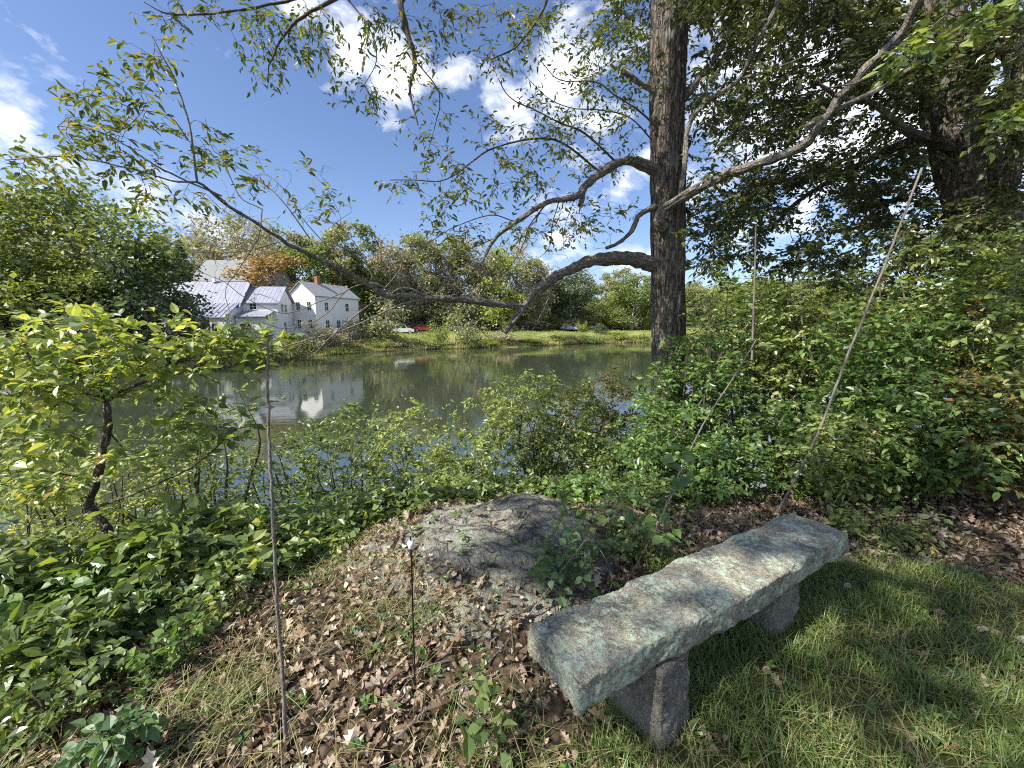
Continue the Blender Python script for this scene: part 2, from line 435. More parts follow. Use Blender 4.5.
M['rubber'] = simple('rubber', (.02,.02,.02), .8)
M['black_metal'] = simple('black_metal', (.015,.015,.016), .4, .2, 8, .5, .4)
M['clear_cap'] = simple('clear_cap', (.62,.68,.78), .15, .05, 5, .8)
M['road'] = simple('road', (.23,.225,.22), .95, .15, 3, .2)

# ground: attribute-driven cover
m, nt, out = new_mat('ground'); M['ground'] = m
v = coord(nt)
att = N(nt, 'Attribute', attribute_name='cover'); sep = N(nt, 'SeparateColor'); nt.links.new(att.outputs['Color'], sep.inputs[0])
n1 = noise(nt, v, 14, 8, .75, .4); n2 = noise(nt, v, 55, 4, .7); n3 = noise(nt, v, .5, 5, .6)
vo = N(nt, 'TexVoronoi', Scale=24.0, Randomness=1.0); nt.links.new(v, vo.inputs['Vector'])
litc = ramp(nt, n1, [(.3, (.04,.03,.02)), (.5, (.10,.075,.05)), (.7, (.20,.15,.105))])
litc = mix(nt, .6, litc, mix(nt, 1.0, litc, ramp(nt, vo.outputs['Distance'], [(.1, (1.3,1.25,1.2)), (.6, (.25,.25,.25))]), 'MULTIPLY'))
grc = ramp(nt, n2, [(.3, (.035,.04,.015)), (.6, (.09,.10,.035)), (.8, (.16,.15,.07))])
soil = mix(nt, sep.outputs[0], litc, grc)
lawn = ramp(nt, n3, [(.35, (.11,.14,.04)), (.5, (.20,.23,.07)), (.65, (.32,.30,.13))])
soil = mix(nt, sep.outputs[1], soil, lawn)
mud = (.05,.045,.03)
soil = mix(nt, sep.outputs[2], soil, mud)
principled(nt, out, soil, .95, bump(nt, mth(nt, 'ADD', n1, mth(nt, 'MULTIPLY', vo.outputs['Distance'], .8)), .8, .03), .15)

# water
m, nt, out = new_mat('water'); M['water'] = m
v1 = coord(nt, (1, 1, 1)); v2 = coord(nt, (.35, 1.3, 1))
ra = noise(nt, v2, 2.2, 4, .55, .4); rb = noise(nt, v1, .32, 2, .5); rc = noise(nt, v1, 9, 2, .5)
hh = mth(nt, 'ADD', mth(nt, 'MULTIPLY', ra, mth(nt, 'ADD', .05, mth(nt, 'MULTIPLY', ramp(nt, rb, [(.38, (0,0,0)), (.6, (1,1,1))]), 1.3))), mth(nt, 'MULTIPLY', rc, .12))
p = principled(nt, out, (.04,.05,.03), .03, bump(nt, hh, .075, .05), .5)
p.inputs['IOR'].default_value = 3.3

# ------------------------------------------------------------------ world, sun, camera
SUN = unit(np.array([-.62, -.36, .70]))
elev = math.asin(SUN[2]); rot = math.atan2(SUN[0], SUN[1])
world = bpy.data.worlds.new('World'); scene.world = world; world.use_nodes = True
nt = world.node_tree; nt.nodes.clear()
wo = N(nt, 'OutputWorld'); bg = N(nt, 'Background', Strength=.115)
sky = N(nt, 'TexSky'); sky.sky_type = 'NISHITA'; sky.sun_disc = False
sky.sun_elevation = elev; sky.sun_rotation = rot; sky.altitude = 200; sky.air_density = 1.1; sky.dust_density = 1.0; sky.ozone_density = 2.0
tc = N(nt, 'TexCoord'); nrm = N(nt, 'VectorMath', operation='NORMALIZE'); nt.links.new(tc.outputs['Generated'], nrm.inputs[0])
V = nrm.outputs[0]
cloudsum = None  # visible clouds, plus unseen ones outside the frame added for neutral fill light
for (cx, cy, rad, amp) in [(0,(.2,-1,.5),.75,1.0),(0,(-.9,-.6,.35),.4,.9),(0,(1,-.5,.6),.6,.9),(0,(.1,-.3,1),.4,.8),(562,85,.15,1),(520,105,.13,.9),(600,125,.13,.75),(350,50,.11,.95),(392,82,.12,.95),(290,5,.12,.85),(455,85,.08,.6),(10,118,.11,.62),
                           (15,45,.12,.45),(50,190,.13,.6),(130,200,.13,.6),(215,212,.12,.55),(610,205,.12,.6),(560,240,.16,.7),(630,268,.14,.75),(700,190,.14,.6),(820,70,.48,1.05),
                           (680,40,.2,.8),(930,100,.34,.95),(780,-160,.45,.7),(300,-330,.45,.6),(-420,60,.45,.8),(1500,60,.6,.8),(880,230,.14,.5)]:
    dv = unit(at(cx, cy, 10.) - np.array([0, 0, CAMZ])) if not isinstance(cy, tuple) else unit(np.array(cy))
    ds = N(nt, 'VectorMath', operation='DISTANCE'); nt.links.new(V, ds.inputs[0]); ds.inputs[1].default_value = dv
    mr = N(nt, 'MapRange'); nt.links.new(ds.outputs['Value'], mr.inputs[0])
    mr.inputs[1].default_value = 0; mr.inputs[2].default_value = rad * 1.02; mr.inputs[3].default_value = amp; mr.inputs[4].default_value = 0
    cloudsum = mr.outputs[0] if cloudsum is None else mth(nt, 'MAXIMUM', cloudsum, mr.outputs[0])
mpn = N(nt, 'Mapping'); mpn.inputs['Scale'].default_value = (1, 1, 1.7); nt.links.new(V, mpn.inputs[0])
cn = noise(nt, mpn.outputs[0], 9, 8, .62, .25)
cl = mth(nt, 'ADD', mth(nt, 'MULTIPLY', cloudsum, .62), mth(nt, 'MULTIPLY', mth(nt, 'SUBTRACT', cn, .5), 1.25))
cm = ramp(nt, cl, [(.24, (0,0,0)), (.36, (.35,.35,.35)), (.48, (.8,.8,.8)), (.62, (1,1,1))])
cshade = ramp(nt, noise(nt, mpn.outputs[0], 6, 5, .6), [(.35, (4.4,4.8,5.6)), (.6, (7.2,7.2,7.3))])
skc = mix(nt, cm, mix(nt, 1.0, sky.outputs[0], (.64, .67, .80), 'MULTIPLY'), cshade)
nt.links.new(skc, bg.inputs[0]); nt.links.new(bg.outputs[0], wo.inputs[0])

sl = bpy.data.lights.new('sun', 'SUN'); sl.energy = 4.8; sl.angle = math.radians(.53); sl.color = (1, .95, .86)
so = bpy.data.objects.new('sun', sl); COL.objects.link(so)
so.rotation_euler = Vector(SUN).to_track_quat('Z', 'Y').to_euler()

cam = bpy.data.cameras.new('camera'); co = bpy.data.objects.new('camera', cam); COL.objects.link(co)
cam.sensor_width = 36; cam.lens = F / 1024 * 36; cam.clip_end = 6000; cam.clip_start = .02
co.location = (0, 0, CAMZ); co.rotation_euler = (math.pi / 2 - TH, 0, 0)
scene.camera = co
scene.view_settings.view_transform = 'Standard'; scene.view_settings.look = 'None'
scene.view_settings.exposure = 1.0; scene.view_settings.gamma = 1
scene.cycles.max_bounces = 4; scene.cycles.diffuse_bounces = 2; scene.cycles.glossy_bounces = 2
scene.cycles.transmission_bounces = 2; scene.cycles.sample_clamp_indirect = 6
scene.cycles.use_denoising = False
scene.cycles.pixel_filter_type = 'BLACKMAN_HARRIS'; scene.cycles.filter_width = 1.1

# ------------------------------------------------------------------ ground and water
def ground():
    na = 560; rings = [0.0] + list(np.geomspace(.25, 12, 230)) + list(np.geomspace(12.3, 3000, 200))
    rings = np.array(rings); a = np.arange(na) / na * 2 * np.pi
    R, A = np.meshgrid(rings, a, indexing='ij')
    X = R * np.sin(A); Y = R * np.cos(A) + .8
    Z = height(X, Y)
    for s_, am in ((9., .012), (23., .006)):
        Z = Z + np.where(R < 12, wob(X + .3 * np.sin(Y * 5), Y, s_, am), 0)
    nr = len(rings)
    i = np.arange(nr - 1)[:, None] * na; j = np.arange(na)[None]; j2 = (j + 1) % na
    t = np.concatenate([np.stack([i+j, i+j2, i+na+j2], -1).reshape(-1, 3), np.stack([i+j, i+na+j2, i+na+j], -1).reshape(-1, 3)])
    g = Geo(); g.add(np.stack([X, Y, Z], -1), t[:, ::-1], 0, True)
    o = g.build('ground', M['ground']); tag(o, kind='structure')
    x, y, z = X.ravel(), Y.ravel(), Z.ravel()
    c = np.zeros((len(x), 4), np.float32); c[:, 3] = 1
    c[:, 0] = grassy(x, y)
    d = far_edge(x, y)
    c[:, 1] = np.where(y > 15, 1, 0)
    c[:, 2] = np.maximum(np.where(z < W + .1, 1, 0), np.where((y > 15) & (d > 0), .9 * sstep((d - 24) / 6), 0))
    ca = o.data.color_attributes.new('cover', 'FLOAT_COLOR', 'POINT'); ca.data.foreach_set('color', c.ravel())
    g = Geo(); wx = 700
    g.add([(-wx, -20, W), (wx, -20, W), (wx, 700, W), (-wx, 700, W)], [(0, 1, 2), (0, 2, 3)])
    w = g.build('pond_water', M['water']); tag(w, kind='structure')

def grassy(x, y):
    """1 where turf grows, 0 where leaf litter lies"""
    edge = .05 + .62 * np.maximum(y - 1.15, 0) + .07 * np.sin(y * 7)
    a = sstep((x - edge) / .35)
    path_ = y - (2.45 + .10 * np.sin(x * 3.1) - .28 * np.clip(x - 1.6, 0, 3))      # leaf strip at the foot of the thicket
    return a * (1 - sstep(path_ / .25))
ground()

# ------------------------------------------------------------------ stone bench
def rough_block(L, Wd, H, nx, ny, nz, amp, rnd, seed, taper=0, chip=.5):
    """rough hewn block, box surface displaced by fractal noise"""
    def grid(n1, n2): return np.meshgrid(np.linspace(0, 1, n1 + 1), np.linspace(0, 1, n2 + 1), indexing='ij')
    V = []; T = []; off = 0; key = {}
    def face(fn, a, b, flip):
        nonlocal off
        A, B = grid(a, b); P = fn(A, B).reshape(-1, 3)
        idx = []
        for p in P:
            k = tuple(np.round(p, 5))
            if k not in key: key[k] = len(V); V.append(p)
            idx.append(key[k])
        idx = np.array(idx).reshape(a + 1, b + 1)
        q = np.stack([idx[:-1, :-1], idx[1:, :-1], idx[1:, 1:], idx[:-1, 1:]], -1).reshape(-1, 4)
        if flip: q = q[:, ::-1]
        T.append(q[:, [0, 1, 2]]); T.append(q[:, [0, 2, 3]])
    st = lambda a, b, c: np.stack([a, b, c], -1)
    o = lambda A: np.ones_like(A); zr = lambda A: np.zeros_like(A)
    face(lambda A, B: st(A, B, zr(A)), nx, ny, True); face(lambda A, B: st(A, B, o(A)), nx, ny, False)
    face(lambda A, B: st(A, zr(A), B), nx, nz, False); face(lambda A, B: st(A, o(A), B), nx, nz, True)
    face(lambda A, B: st(zr(A), A, B), ny, nz, True); face(lambda A, B: st(o(A), A, B), ny, nz, False)
    P = np.array(V) - .5
    sz = np.array([L, Wd, H]); Q = P * sz
    if taper:
        k = 1 + taper * (P[:, 2]); Q[:, 0] *= k; Q[:, 1] *= k
    # round the edges
    inner = np.clip(Q, -(sz / 2 - rnd), sz / 2 - rnd)
    d = Q - inner; dl = np.linalg.norm(d, axis=1)
    Q2 = inner + d / (dl[:, None] + 1e-9) * np.minimum(dl, rnd)[:, None]
    nrm = unit(Q2 - inner)
    out = np.empty_like(Q2)
    for i, (p, n) in enumerate(zip(Q2, nrm)):
        v = Vector((p[0] + seed, p[1] * 1.1, p[2] * 1.4 + seed * .37))
        a = mnoise.fractal(v * 5, .6, 2.1, 5) * amp + mnoise.fractal(v * 22, .7, 2.2, 3) * amp * .22
        edge = (np.abs(p) > (sz / 2 - rnd * 1.6)).sum() >= 2
        if edge: a -= max(0, mnoise.noise(v * 11) + .1) * amp * chip * 2.2
        out[i] = p + n * a
    return out, np.concatenate(T)

bA, bB, bC, bD = (np.array(q) for q in ((.080, 1.38), (.211, 1.138), (1.83, 2.03), (1.72, 2.33)))
mid = (bA + bB + bC + bD) / 4
ax = unit(((bC + bD) - (bA + bB)) / 2); ang = math.atan2(ax[1], ax[0])
Lb = np.linalg.norm(((bC + bD) - (bA + bB)) / 2); Wb = .31
bench = empty('stone_bench', (mid[0], mid[1], 0), 'weathered granite slab bench with mint green lichen on two stub legs', 'bench', rz=ang)
v, t = rough_block(Lb + .02, Wb, .125, 260, 46, 18, .008, .009, 3.1, 0, 1.1)
s_ = v[:, 0] / Lb + .5
v[:, 0] += np.where(v[:, 0] < 0, -1, 0) * 0
v[:, 1] += -.012 * np.sin(s_ * 3.1) ; v[:, 1] *= 1 - .05 * np.sin(s_ * 9)
v[:, 2] += .452 - .0625
g = Geo(); g.add(v, t, 0, True); g.build('seat_slab', M['bench_stone'], bench)
def leg_at(px, py, ln, wd, rz, seed, sk):
    # leg base position from pixel on z=0
    u = (px - 512) / F; vv = (384 - py) / F
    dz = -ST + vv * CT; tt = -CAMZ / dz
    P = np.array([u * tt, (CT + vv * ST) * tt]) - mid[:2]
    c, s = math.cos(-ang), math.sin(-ang)
    lx, ly = P[0]*c - P[1]*s, P[0]*s + P[1]*c
    v, t = rough_block(ln, wd, .46, 26, 26, 34, .012, .02, seed, -.06)
    c, s = math.cos(rz), math.sin(rz)
    x = v[:, 0]*c - v[:, 1]*s; y = v[:, 0]*s + v[:, 1]*c
    y = y + sk * (v[:, 2] - .2)
    v = np.stack([x + lx, y + ly, v[:, 2] + .10], -1)
    g = Geo(); g.add(v, t, 0, True); g.build('leg', M['leg_stone'], bench)
    return lx, ly
leg_at(645, 712, .20, .25, .12, 11.2, .05)
leg_at(762, 622, .20, .23, -.1, 17.7, -.02)

# ------------------------------------------------------------------ ledge boulder
def ledge():
    nx, ny = 170, 130
    X, Y = np.meshgrid(np.linspace(-1.25, 1.0, nx), np.linspace(1.5, 3.7, ny), indexing='ij')
    cx, cy = .05, 2.85
    rx = np.where(X < cx, 1.15, .62); ry = np.where(Y < cy, .95, .65)
    q = ((X - cx) / rx) ** 2 + ((Y - cy) / ry) ** 2 + .12 * np.sin(X * 5 + Y * 3)
    dome = .155 * (1 - q) 
    base = height(X, Y)
    Z = np.empty_like(X)
    for i in range(nx):
        for j in range(ny):
            vv = Vector((X[i, j] * 1.0, Y[i, j] * 1.6, 0))
            Z[i, j] = mnoise.fractal(vv * 2.2, .8, 2.1, 6) * .045 + mnoise.ridged_multi_fractal(vv * 4, .7, 2.2, 6, 1, 2) * .018 + mnoise.fractal(vv * 16, .6, 2.2, 3) * .005
    Z = np.maximum(base * .55 + dome, -3) + Z
    i = np.arange(nx - 1)[:, None] * ny; j = np.arange(ny - 1)[None]
    t = np.concatenate([np.stack([i+j, i+ny+j, i+ny+j+1], -1).reshape(-1, 3), np.stack([i+j, i+ny+j+1, i+j+1], -1).reshape(-1, 3)])
    g = Geo(); V = np.stack([X, Y, Z], -1).reshape(-1, 3)
    keep = (q.ravel() < 1.7); t = t[keep[t].all(1)]
    g.add(V, t, 0, True)
    # skirt downwards so that it has a body
    o = g.build('boulder', M['ledge_stone']); tag(o, 'low rounded grey rock hump with pale lichen behind the stone bench', 'boulder')
    sol = o.modifiers.new('body', 'SOLIDIFY'); sol.thickness = .5; sol.offset = -1
    return X, Y, Z
LX, LY, LZ = ledge()
def top_z(x, y):
    h = height(x, y)
    fx = (np.asarray(x) + 1.25) / 2.25 * (LX.shape[0] - 1); fy = (np.asarray(y) - 1.5) / 2.2 * (LX.shape[1] - 1)
    inside = (fx >= 0) & (fx < LX.shape[0] - 1) & (fy >= 0) & (fy < LX.shape[1] - 1)
    r = LZ[np.clip(fx, 0, LX.shape[0]-1).astype(int), np.clip(fy, 0, LX.shape[1]-1).astype(int)]
    return np.where(inside, np.maximum(h, r), h), inside & (r > h + .01)

# ------------------------------------------------------------------ leaf litter, grass, straw
def litter(n, box, seed, name, size=(.045, .1), shape='oak', mat='litter', thin=1.0, lift=.02):
    x = rng.uniform(box[0], box[1], n); y = rng.uniform(box[2], box[3], n)
    z, onrock = top_z(x, y)
    g_ = grassy(x, y)
    cl = .5 + .5 * np.sin(x * 5.1 + 2 * np.sin(y * 3.3)) * np.sin(y * 4.7 + 1)
    # the rock keeps its leaves only round its foot
    rk = ((x - .08) / .78) ** 2 + ((y - 2.8) / .70) ** 2
    pr = np.where(g_ > .5, .07, 1.0) * (.42 + .58 * cl) * thin * np.where(onrock & (rk < 1.0), .03, 1)
    k = rng.random(n) < pr
    x, y, z = x[k], y[k], z[k]; n = len(x)
    P = np.stack([x, y, z + rng.uniform(.0, lift, n)], -1)
    D = rng.normal(0, 1, (n, 3)); D[:, 2] *= .3
    Nn = unit(rng.normal(0, .7, (n, 3)) + np.array([0, 0, 1.]))
    G = Geo(); G.curl = 1.1; G.leaves(P, D, Nn, rng.uniform(size[0], size[1], n), rng.uniform(.3, .48, n), 0, shape)
    o = G.build(name, M[mat]); tag(o, kind='stuff'); return o
litter(19000, (-3.6, 4.2, .5, 4.2), 1, 'fallen_leaves', (.03, .075))
litter(1500, (-3.6, 4.2, .5, 4.2), 5, 'large_fallen_leaves', (.07, .12), 'oak', 'litter', 1.0, .03)
litter(34000, (-3.6, 4.2, .5, 4.2), 2, 'leaf_litter', (.02, .05), 'fine', 'litter', 1.0, .025)

def grass(n, box, name, mat, hgt=(.05, .16), w=.0022, dens=None, lean=.8):
    x = rng.uniform(box[0], box[1], n); y = rng.uniform(box[2], box[3], n)
    k = rng.random(n) < dens(x, y); x, y = x[k], y[k]
    z, rk_ = top_z(x, y); ok = ~(rk_ & (((x - .08) / .85) ** 2 + ((y - 2.8) / .8) ** 2 < 1)) | (rng.random(len(x)) < .02)
    x, y, z = x[ok], y[ok], z[ok]; n = len(x)
    cl = .55 + .45 * np.sin(x * 6 + 3 * np.sin(y * 4)) * np.cos(y * 7)
    h = rng.uniform(hgt[0], hgt[1], n) * (.6 + .7 * cl)
    a = rng.uniform(0, 2 * np.pi, n) * .95 + 2.2 * np.sin(x * 2.3 + y * 1.7)
    ld = np.stack([np.cos(a), np.sin(a), np.zeros(n)], -1) * (lean * rng.uniform(.2, 1.3, n))[:, None]
    P0 = np.stack([x, y, z - .005], -1)
    s = np.stack([-np.sin(a), np.cos(a), np.zeros(n)], -1)
    vs = []
    for f, wf in ((0, 1), (.4, .85), (.75, .55), (1, 0)):
        c = P0 + np.array([0, 0, 1.]) * (h * (f - .45 * f * f * lean))[:, None] + ld * (h * f * f)[:, None]
        ww = (w * wf * rng.uniform(.8, 1.3, n))[:, None]
        if wf: vs += [c - s * ww, c + s * ww]
        else: vs += [c]
    V = np.stack(vs, 1)
    t = np.array([(0,1,3),(0,3,2),(2,3,5),(2,5,4),(4,5,6)])
    G = Geo(); G.add(V.reshape(-1, 3), (t[None] + (np.arange(n) * 7)[:, None, None]).reshape(-1, 3), 0)
    o = G.build(name, M[mat]); tag(o, kind='stuff'); return o
grass(170000, (-.3, 4.4, .45, 3.2), 'grass', 'grass', (.03, .17), .0019, lean=.65, dens=lambda x, y: np.clip(grassy(x, y), .01, 1) * np.clip(.55 + .7 * np.sin(x * 5 + 1) * np.sin(y * 6 + x * 2) + .25 * np.sin(x * 17) * np.sin(y * 15), .12, 1))
grass(16000, (-.1, 4.4, .45, 3.2), 'broad_grass', 'leaf_bright', (.04, .12), .0036, dens=lambda x, y: grassy(x, y) * np.clip(.4 + .8 * np.sin(x * 3.7) * np.sin(y * 4.3 + 1), .03, 1), lean=1.1)
grass(9000, (0, 4.4, .45, 3.0), 'dry_turf', 'straw', (.05, .2), .0016, dens=lambda x, y: grassy(x, y) * .9, lean=1.5)
grass(16000, (-2.6, 3.4, .6, 3.6), 'dry_grass', 'straw', (.05, .22), .0014,
      dens=lambda x, y: np.where((x < -.25), .25 + .75 * (np.sin(x * 4 + 1) * np.sin(y * 5) > .0), .12), lean=1.3)
grass(16000, (-2.4, .4, .7, 2.6), 'green_tufts', 'grass', (.04, .15), .0017, dens=lambda x, y: np.where(np.sin(x * 5.3 + 2) * np.sin(y * 6.1 + x) > .35, .9, .02), lean=1.0)
# low broad-leaved weeds in the turf
def weeds():
    G = Geo(); n = 700
    x = rng.uniform(-1.8, 3.6, n); y = rng.uniform(.6, 3.0, n)
    for xx, yy in zip(x, y):
        if rng.random() > .4 + .6 * grassy(xx, yy): continue
        z = float(top_z(xx, yy)[0]); k = rng.integers(3, 8)
        a = rng.uniform(0, 6.28, k)
        P = np.tile([xx, yy, z + .02], (k, 1)) + rng.normal(0, .012, (k, 3)) * [1, 1, .3]
        D = np.stack([np.cos(a), np.sin(a), rng.uniform(.1, .7, k)], -1)
        G.leaves(P, D, np.tile([0, 0, 1.], (k, 1)) + rng.normal(0, .2, (k, 3)), rng.uniform(.02, .05, k), .3, 0, 'hex')
    tag(G.build('ground_cover', M['leaf_green']), kind='stuff')
weeds()

# ------------------------------------------------------------------ main tree
def limb(parent, pts, r0, r1, k=10, mat='bark_limb', n=6, wig=.012, name='limb', bumps=.12):
    P = smooth_path(path(pts), n)
    P[1:-1] += np.cumsum(rng.normal(0, wig * .35, (len(P) - 2, 3)), 0) * np.sin(np.linspace(0, np.pi, len(P) - 2))[:, None]
    R = np.linspace(0, 1, len(P)); R = r0 + (r1 - r0) * R ** .8
    R = R * (1 + .07 * rng.normal(0, 1, len(P)))
    if r0 >= .034 and k >= 8:
        P = np.stack([np.interp(np.linspace(0, len(P) - 1, len(P) * 4), np.arange(len(P)), P[:, c]) for c in range(3)], 1)
        R = np.interp(np.linspace(0, len(R) - 1, len(R) * 4), np.arange(len(R)), R)
        g = Geo(); g.tube(P, R, 36, 0, bumps * .5, rough=.42)
    else:
        g = Geo(); g.tube(P, R, k, 0, bumps)
    g.build(name, M[mat], parent)
    return P

def trunk(parent, pts, r, mat, flare=.0, k=120, n=60, depth=.03, rings=34., name='trunk'):
    P = smooth_path(path(pts), n)
    L = np.cumsum(np.r_[0, np.linalg.norm(np.diff(P, axis=0), axis=1)])
    R = np.interp(np.linspace(0, 1, len(P)), np.linspace(0, 1, len(r)), r)
    T = unit(np.gradient(P, axis=0)); U = unit(np.cross(T, [0, 1., 0.])); B = np.cross(T, U)
    a = np.arange(k) / k * 2 * np.pi
    H = np.zeros((len(P), k))
    for i in range(len(P)):
        for j in range(k):
            v = Vector((math.cos(a[j]) * 3.1, math.sin(a[j]) * 3.1, L[i] * 1.1))
            w_ = mnoise.noise(v * .8) * .8
            q = Vector((math.cos(a[j] + w_ * .12) * 4.6, math.sin(a[j] + w_ * .12) * 4.6, L[i] * 1.3))
            rd = 1 - abs(mnoise.noise(q * 1.15)) * 3.2
            H[i, j] = max(rd, -.6) * -1 + mnoise.noise(q * 3.1) * .5
    rr = R[:, None] + depth * .5 * H + R[:, None] * .05 * np.sin(3 * a + L[:, None] * .6)
    V = P[:, None] + rr[..., None] * (np.cos(a)[None, :, None] * U[:, None] + np.sin(a)[None, :, None] * B[:, None])
    i = np.arange(len(P) - 1)[:, None] * k; j = np.arange(k)[None]; j2 = (j + 1) % k
    t = np.concatenate([np.stack([i+j, i+j2, i+k+j2], -1).reshape(-1, 3), np.stack([i+j, i+k+j2, i+k+j], -1).reshape(-1, 3)])
    g = Geo(); g.add(V, t, 0, True); g.build(name, M[mat], parent); return P

YT = 6.0
tb = at(668, 470, YT)
tree = empty('hickory_tree', (0, 0, 0), 'tall rough barked tree at water edge with long drooping broken limb', 'tree')
gb = at(668, 560, YT); gbz = hz(gb[0], YT)
TP = trunk(tree, [(670,-900,YT),(670,-500,YT),(669,-150,YT),(669,0,YT),(667,120,YT),(667,240,YT),(668,355,YT),(669,470,YT),(669,600,YT)],
           [.12,.17,.215,.225,.228,.232,.235,.25,.33], 'bark_main', n=42)
SK = [TP[::6]]
def L_(*a, **k):
    P = limb(tree, *a, **k); SK.append(P); return P
la = L_([(668,272,6.0),(652,264,5.95),(635,258,5.85),(610,257,5.7),(585,262,5.55),(556,275,5.4),(536,290,5.3),(521,309,5.2),(512,322,5.15),(505,333,5.1)], .115, .03, 14, bumps=.18)
lb = L_([(522,306,5.2),(505,305,5.1),(470,301,4.95),(440,297,4.8),(412,293,4.7),(386,287,4.55),(365,272,4.4),(340,256,4.2),(310,239,4.0),(285,223,3.8),(262,209,3.65),(230,198,3.5),(197,182,3.35)], .046, .009, 10, wig=.03)
for pts, r in (([(197,182,3.35),(193,150,3.3),(186,115,3.25),(174,80,3.2),(165,60,3.15),(152,36,3.1)], .009),
               ([(197,182,3.35),(170,181,3.2),(130,170,3.1),(85,160,3.0),(45,158,2.95),(5,160,2.9)], .009),
               ([(222,196,3.45),(180,178,3.3),(150,162,3.2),(122,142,3.1),(96,130,3.0),(58,126,3.0)], .008),
               ([(188,140,3.3),(170,118,3.25),(135,112,3.2),(100,92,3.1),(84,80,3.1)], .006),
               ([(262,209,3.65),(240,196,3.6),(225,160,3.6),(205,135,3.6)], .006),
               ([(310,239,4.0),(282,200,3.9),(255,178,3.9),(215,152,3.8),(205,118,3.8)], .007),
               ([(330,250,4.1),(300,215,4.1),(290,195,4.1),(262,170,4.1)], .006),
               ([(345,258,4.2),(335,235,4.2),(342,218,4.2),(325,185,4.2)], .006),
               ([(375,280,4.5),(352,240,4.4),(330,228,4.4),(352,212,4.4)], .006),
               ([(300,236,3.95),(275,243,3.8),(248,250,3.7),(220,252,3.6),(196,252,3.5),(182,262,3.4)], .007),
               ([(455,299,4.85),(420,300,4.7),(392,308,4.6),(365,322,4.4),(335,333,4.2),(305,341,4.0),(275,349,3.9)], .016),
               ([(430,297,4.75),(405,288,4.6),(385,297,4.5),(360,312,4.3),(330,336,4.1),(316,352,4.0),(310,357,4.0)], .013),
               ([(386,288,4.55),(371,283,4.5),(345,290,4.4),(330,308,4.3),(310,322,4.2),(283,328,4.1),(262,322,4.0)], .010),
               ([(345,292,4.4),(318,302,4.3),(285,312,4.1),(250,300,4.0),(226,282,3.9),(200,272,3.8)], .007),
               ([(386,287,4.55),(400,270,4.5),(405,252,4.4),(408,240,4.4)], .008),
               ([(262,209,3.65),(258,240,3.5),(240,268,3.4),(225,290,3.3),(230,312,3.3)], .006),
               ([(470,301,4.95),(455,285,4.9),(430,280,4.8),(420,268,4.8)], .008),
               ([(556,276,5.4),(548,300,5.3),(540,318,5.2),(529,336,5.2)], .009),
               ([(536,290,5.3),(520,282,5.2),(508,272,5.2),(500,258,5.1),(503,256,5.1)], .012),
               ([(508,272,5.2),(497,285,5.1),(488,290,5.1),(470,280,5.0)], .008)):
    L_(pts, r, r * .35, 6, mat='twig', n=4, wig=.01, bumps=0)
lc = L_([(672,178,6.0),(655,170,5.9),(625,161,5.7),(603,171,5.5),(584,186,5.3),(574,197,5.2),(546,204,5.0),(516,222,4.8),(495,238,4.7),(480,266,4.6)], .075, .012, 12, bumps=.2)
L_([(584,186,5.3),(582,196,5.28),(580,206,5.25)], .04, .03, 8)
for pts, r in (([(600,172,5.45),(562,143,5.2),(531,140,5.0),(488,152,4.8),(466,168,4.6),(441,181,4.5),(415,180,4.4),(390,180,4.3)], .014),
               ([(617,163,5.6),(585,133,5.4),(560,122,5.2),(539,113,5.0),(510,98,4.9),(498,78,4.8)], .014),
               ([(662,132,5.9),(640,112,5.7),(618,98,5.5),(595,82,5.4),(560,80,5.2),(540,60,5.0)], .014),
               ([(652,140,5.9),(630,118,5.7),(600,110,5.5),(570,108,5.3),(545,95,5.1),(520,70,5.)], .01),
               ([(546,204,5.0),(530,225,4.9),(520,250,4.9),(500,275,4.8),(470,290,4.8)], .010),
               ([(560,198,5.1),(552,225,5.0),(548,250,5.0),(530,262,4.9)], .008),
               ([(575,197,5.2),(565,230,5.1),(563,255,5.1)], .006),
               ([(516,222,4.8),(490,215,4.7),(455,225,4.5),(430,240,4.4),(405,260,4.3)], .008),
               ([(495,238,4.7),(470,250,4.6),(440,270,4.5),(425,290,4.5)], .006)):
    L_(pts, r, r * .3, 6, mat='twig_dark', n=4, wig=.012, bumps=0)
L_([(660,96,5.9),(648,86,5.85),(634,78,5.8),(621,71,5.75)], .045, .028, 8)
L_([(660,205,5.9),(640,215,5.8),(632,232,5.7),(620,243,5.6),(606,248,5.5)], .04, .018, 8)
ld = L_([(664,228,5.78),(658,220,5.72),(662,208,5.66),(680,194,5.55),(702,178,5.4),(720,170,5.3),(752,160,5.1),(790,142,4.9),(808,126,4.8),(830,98,4.7),(860,68,4.5),(890,40,4.4),(912,0,4.2),(935,-60,4.0)], .07, .03, 12, bumps=.16, wig=.03)
L_([(806,128,4.8),(840,108,4.75),(872,92,4.7),(905,70,4.6),(935,55,4.5)], .035, .012, 8)
L_([(680,196,5.6),(685,165,5.7),(688,130,5.7),(702,105,5.6),(741,78,5.3),(760,36,5.0),(778,0,4.9),(790,-60,4.8)], .035, .02, 8)
L_([(741,78,5.3),(765,72,5.1),(800,58,4.9),(840,45,4.7)], .016, .008, 6)
L_([(670,110,5.9),(700,80,5.9),(730,30,5.9),(745,-40,5.9)], .05, .03, 8)
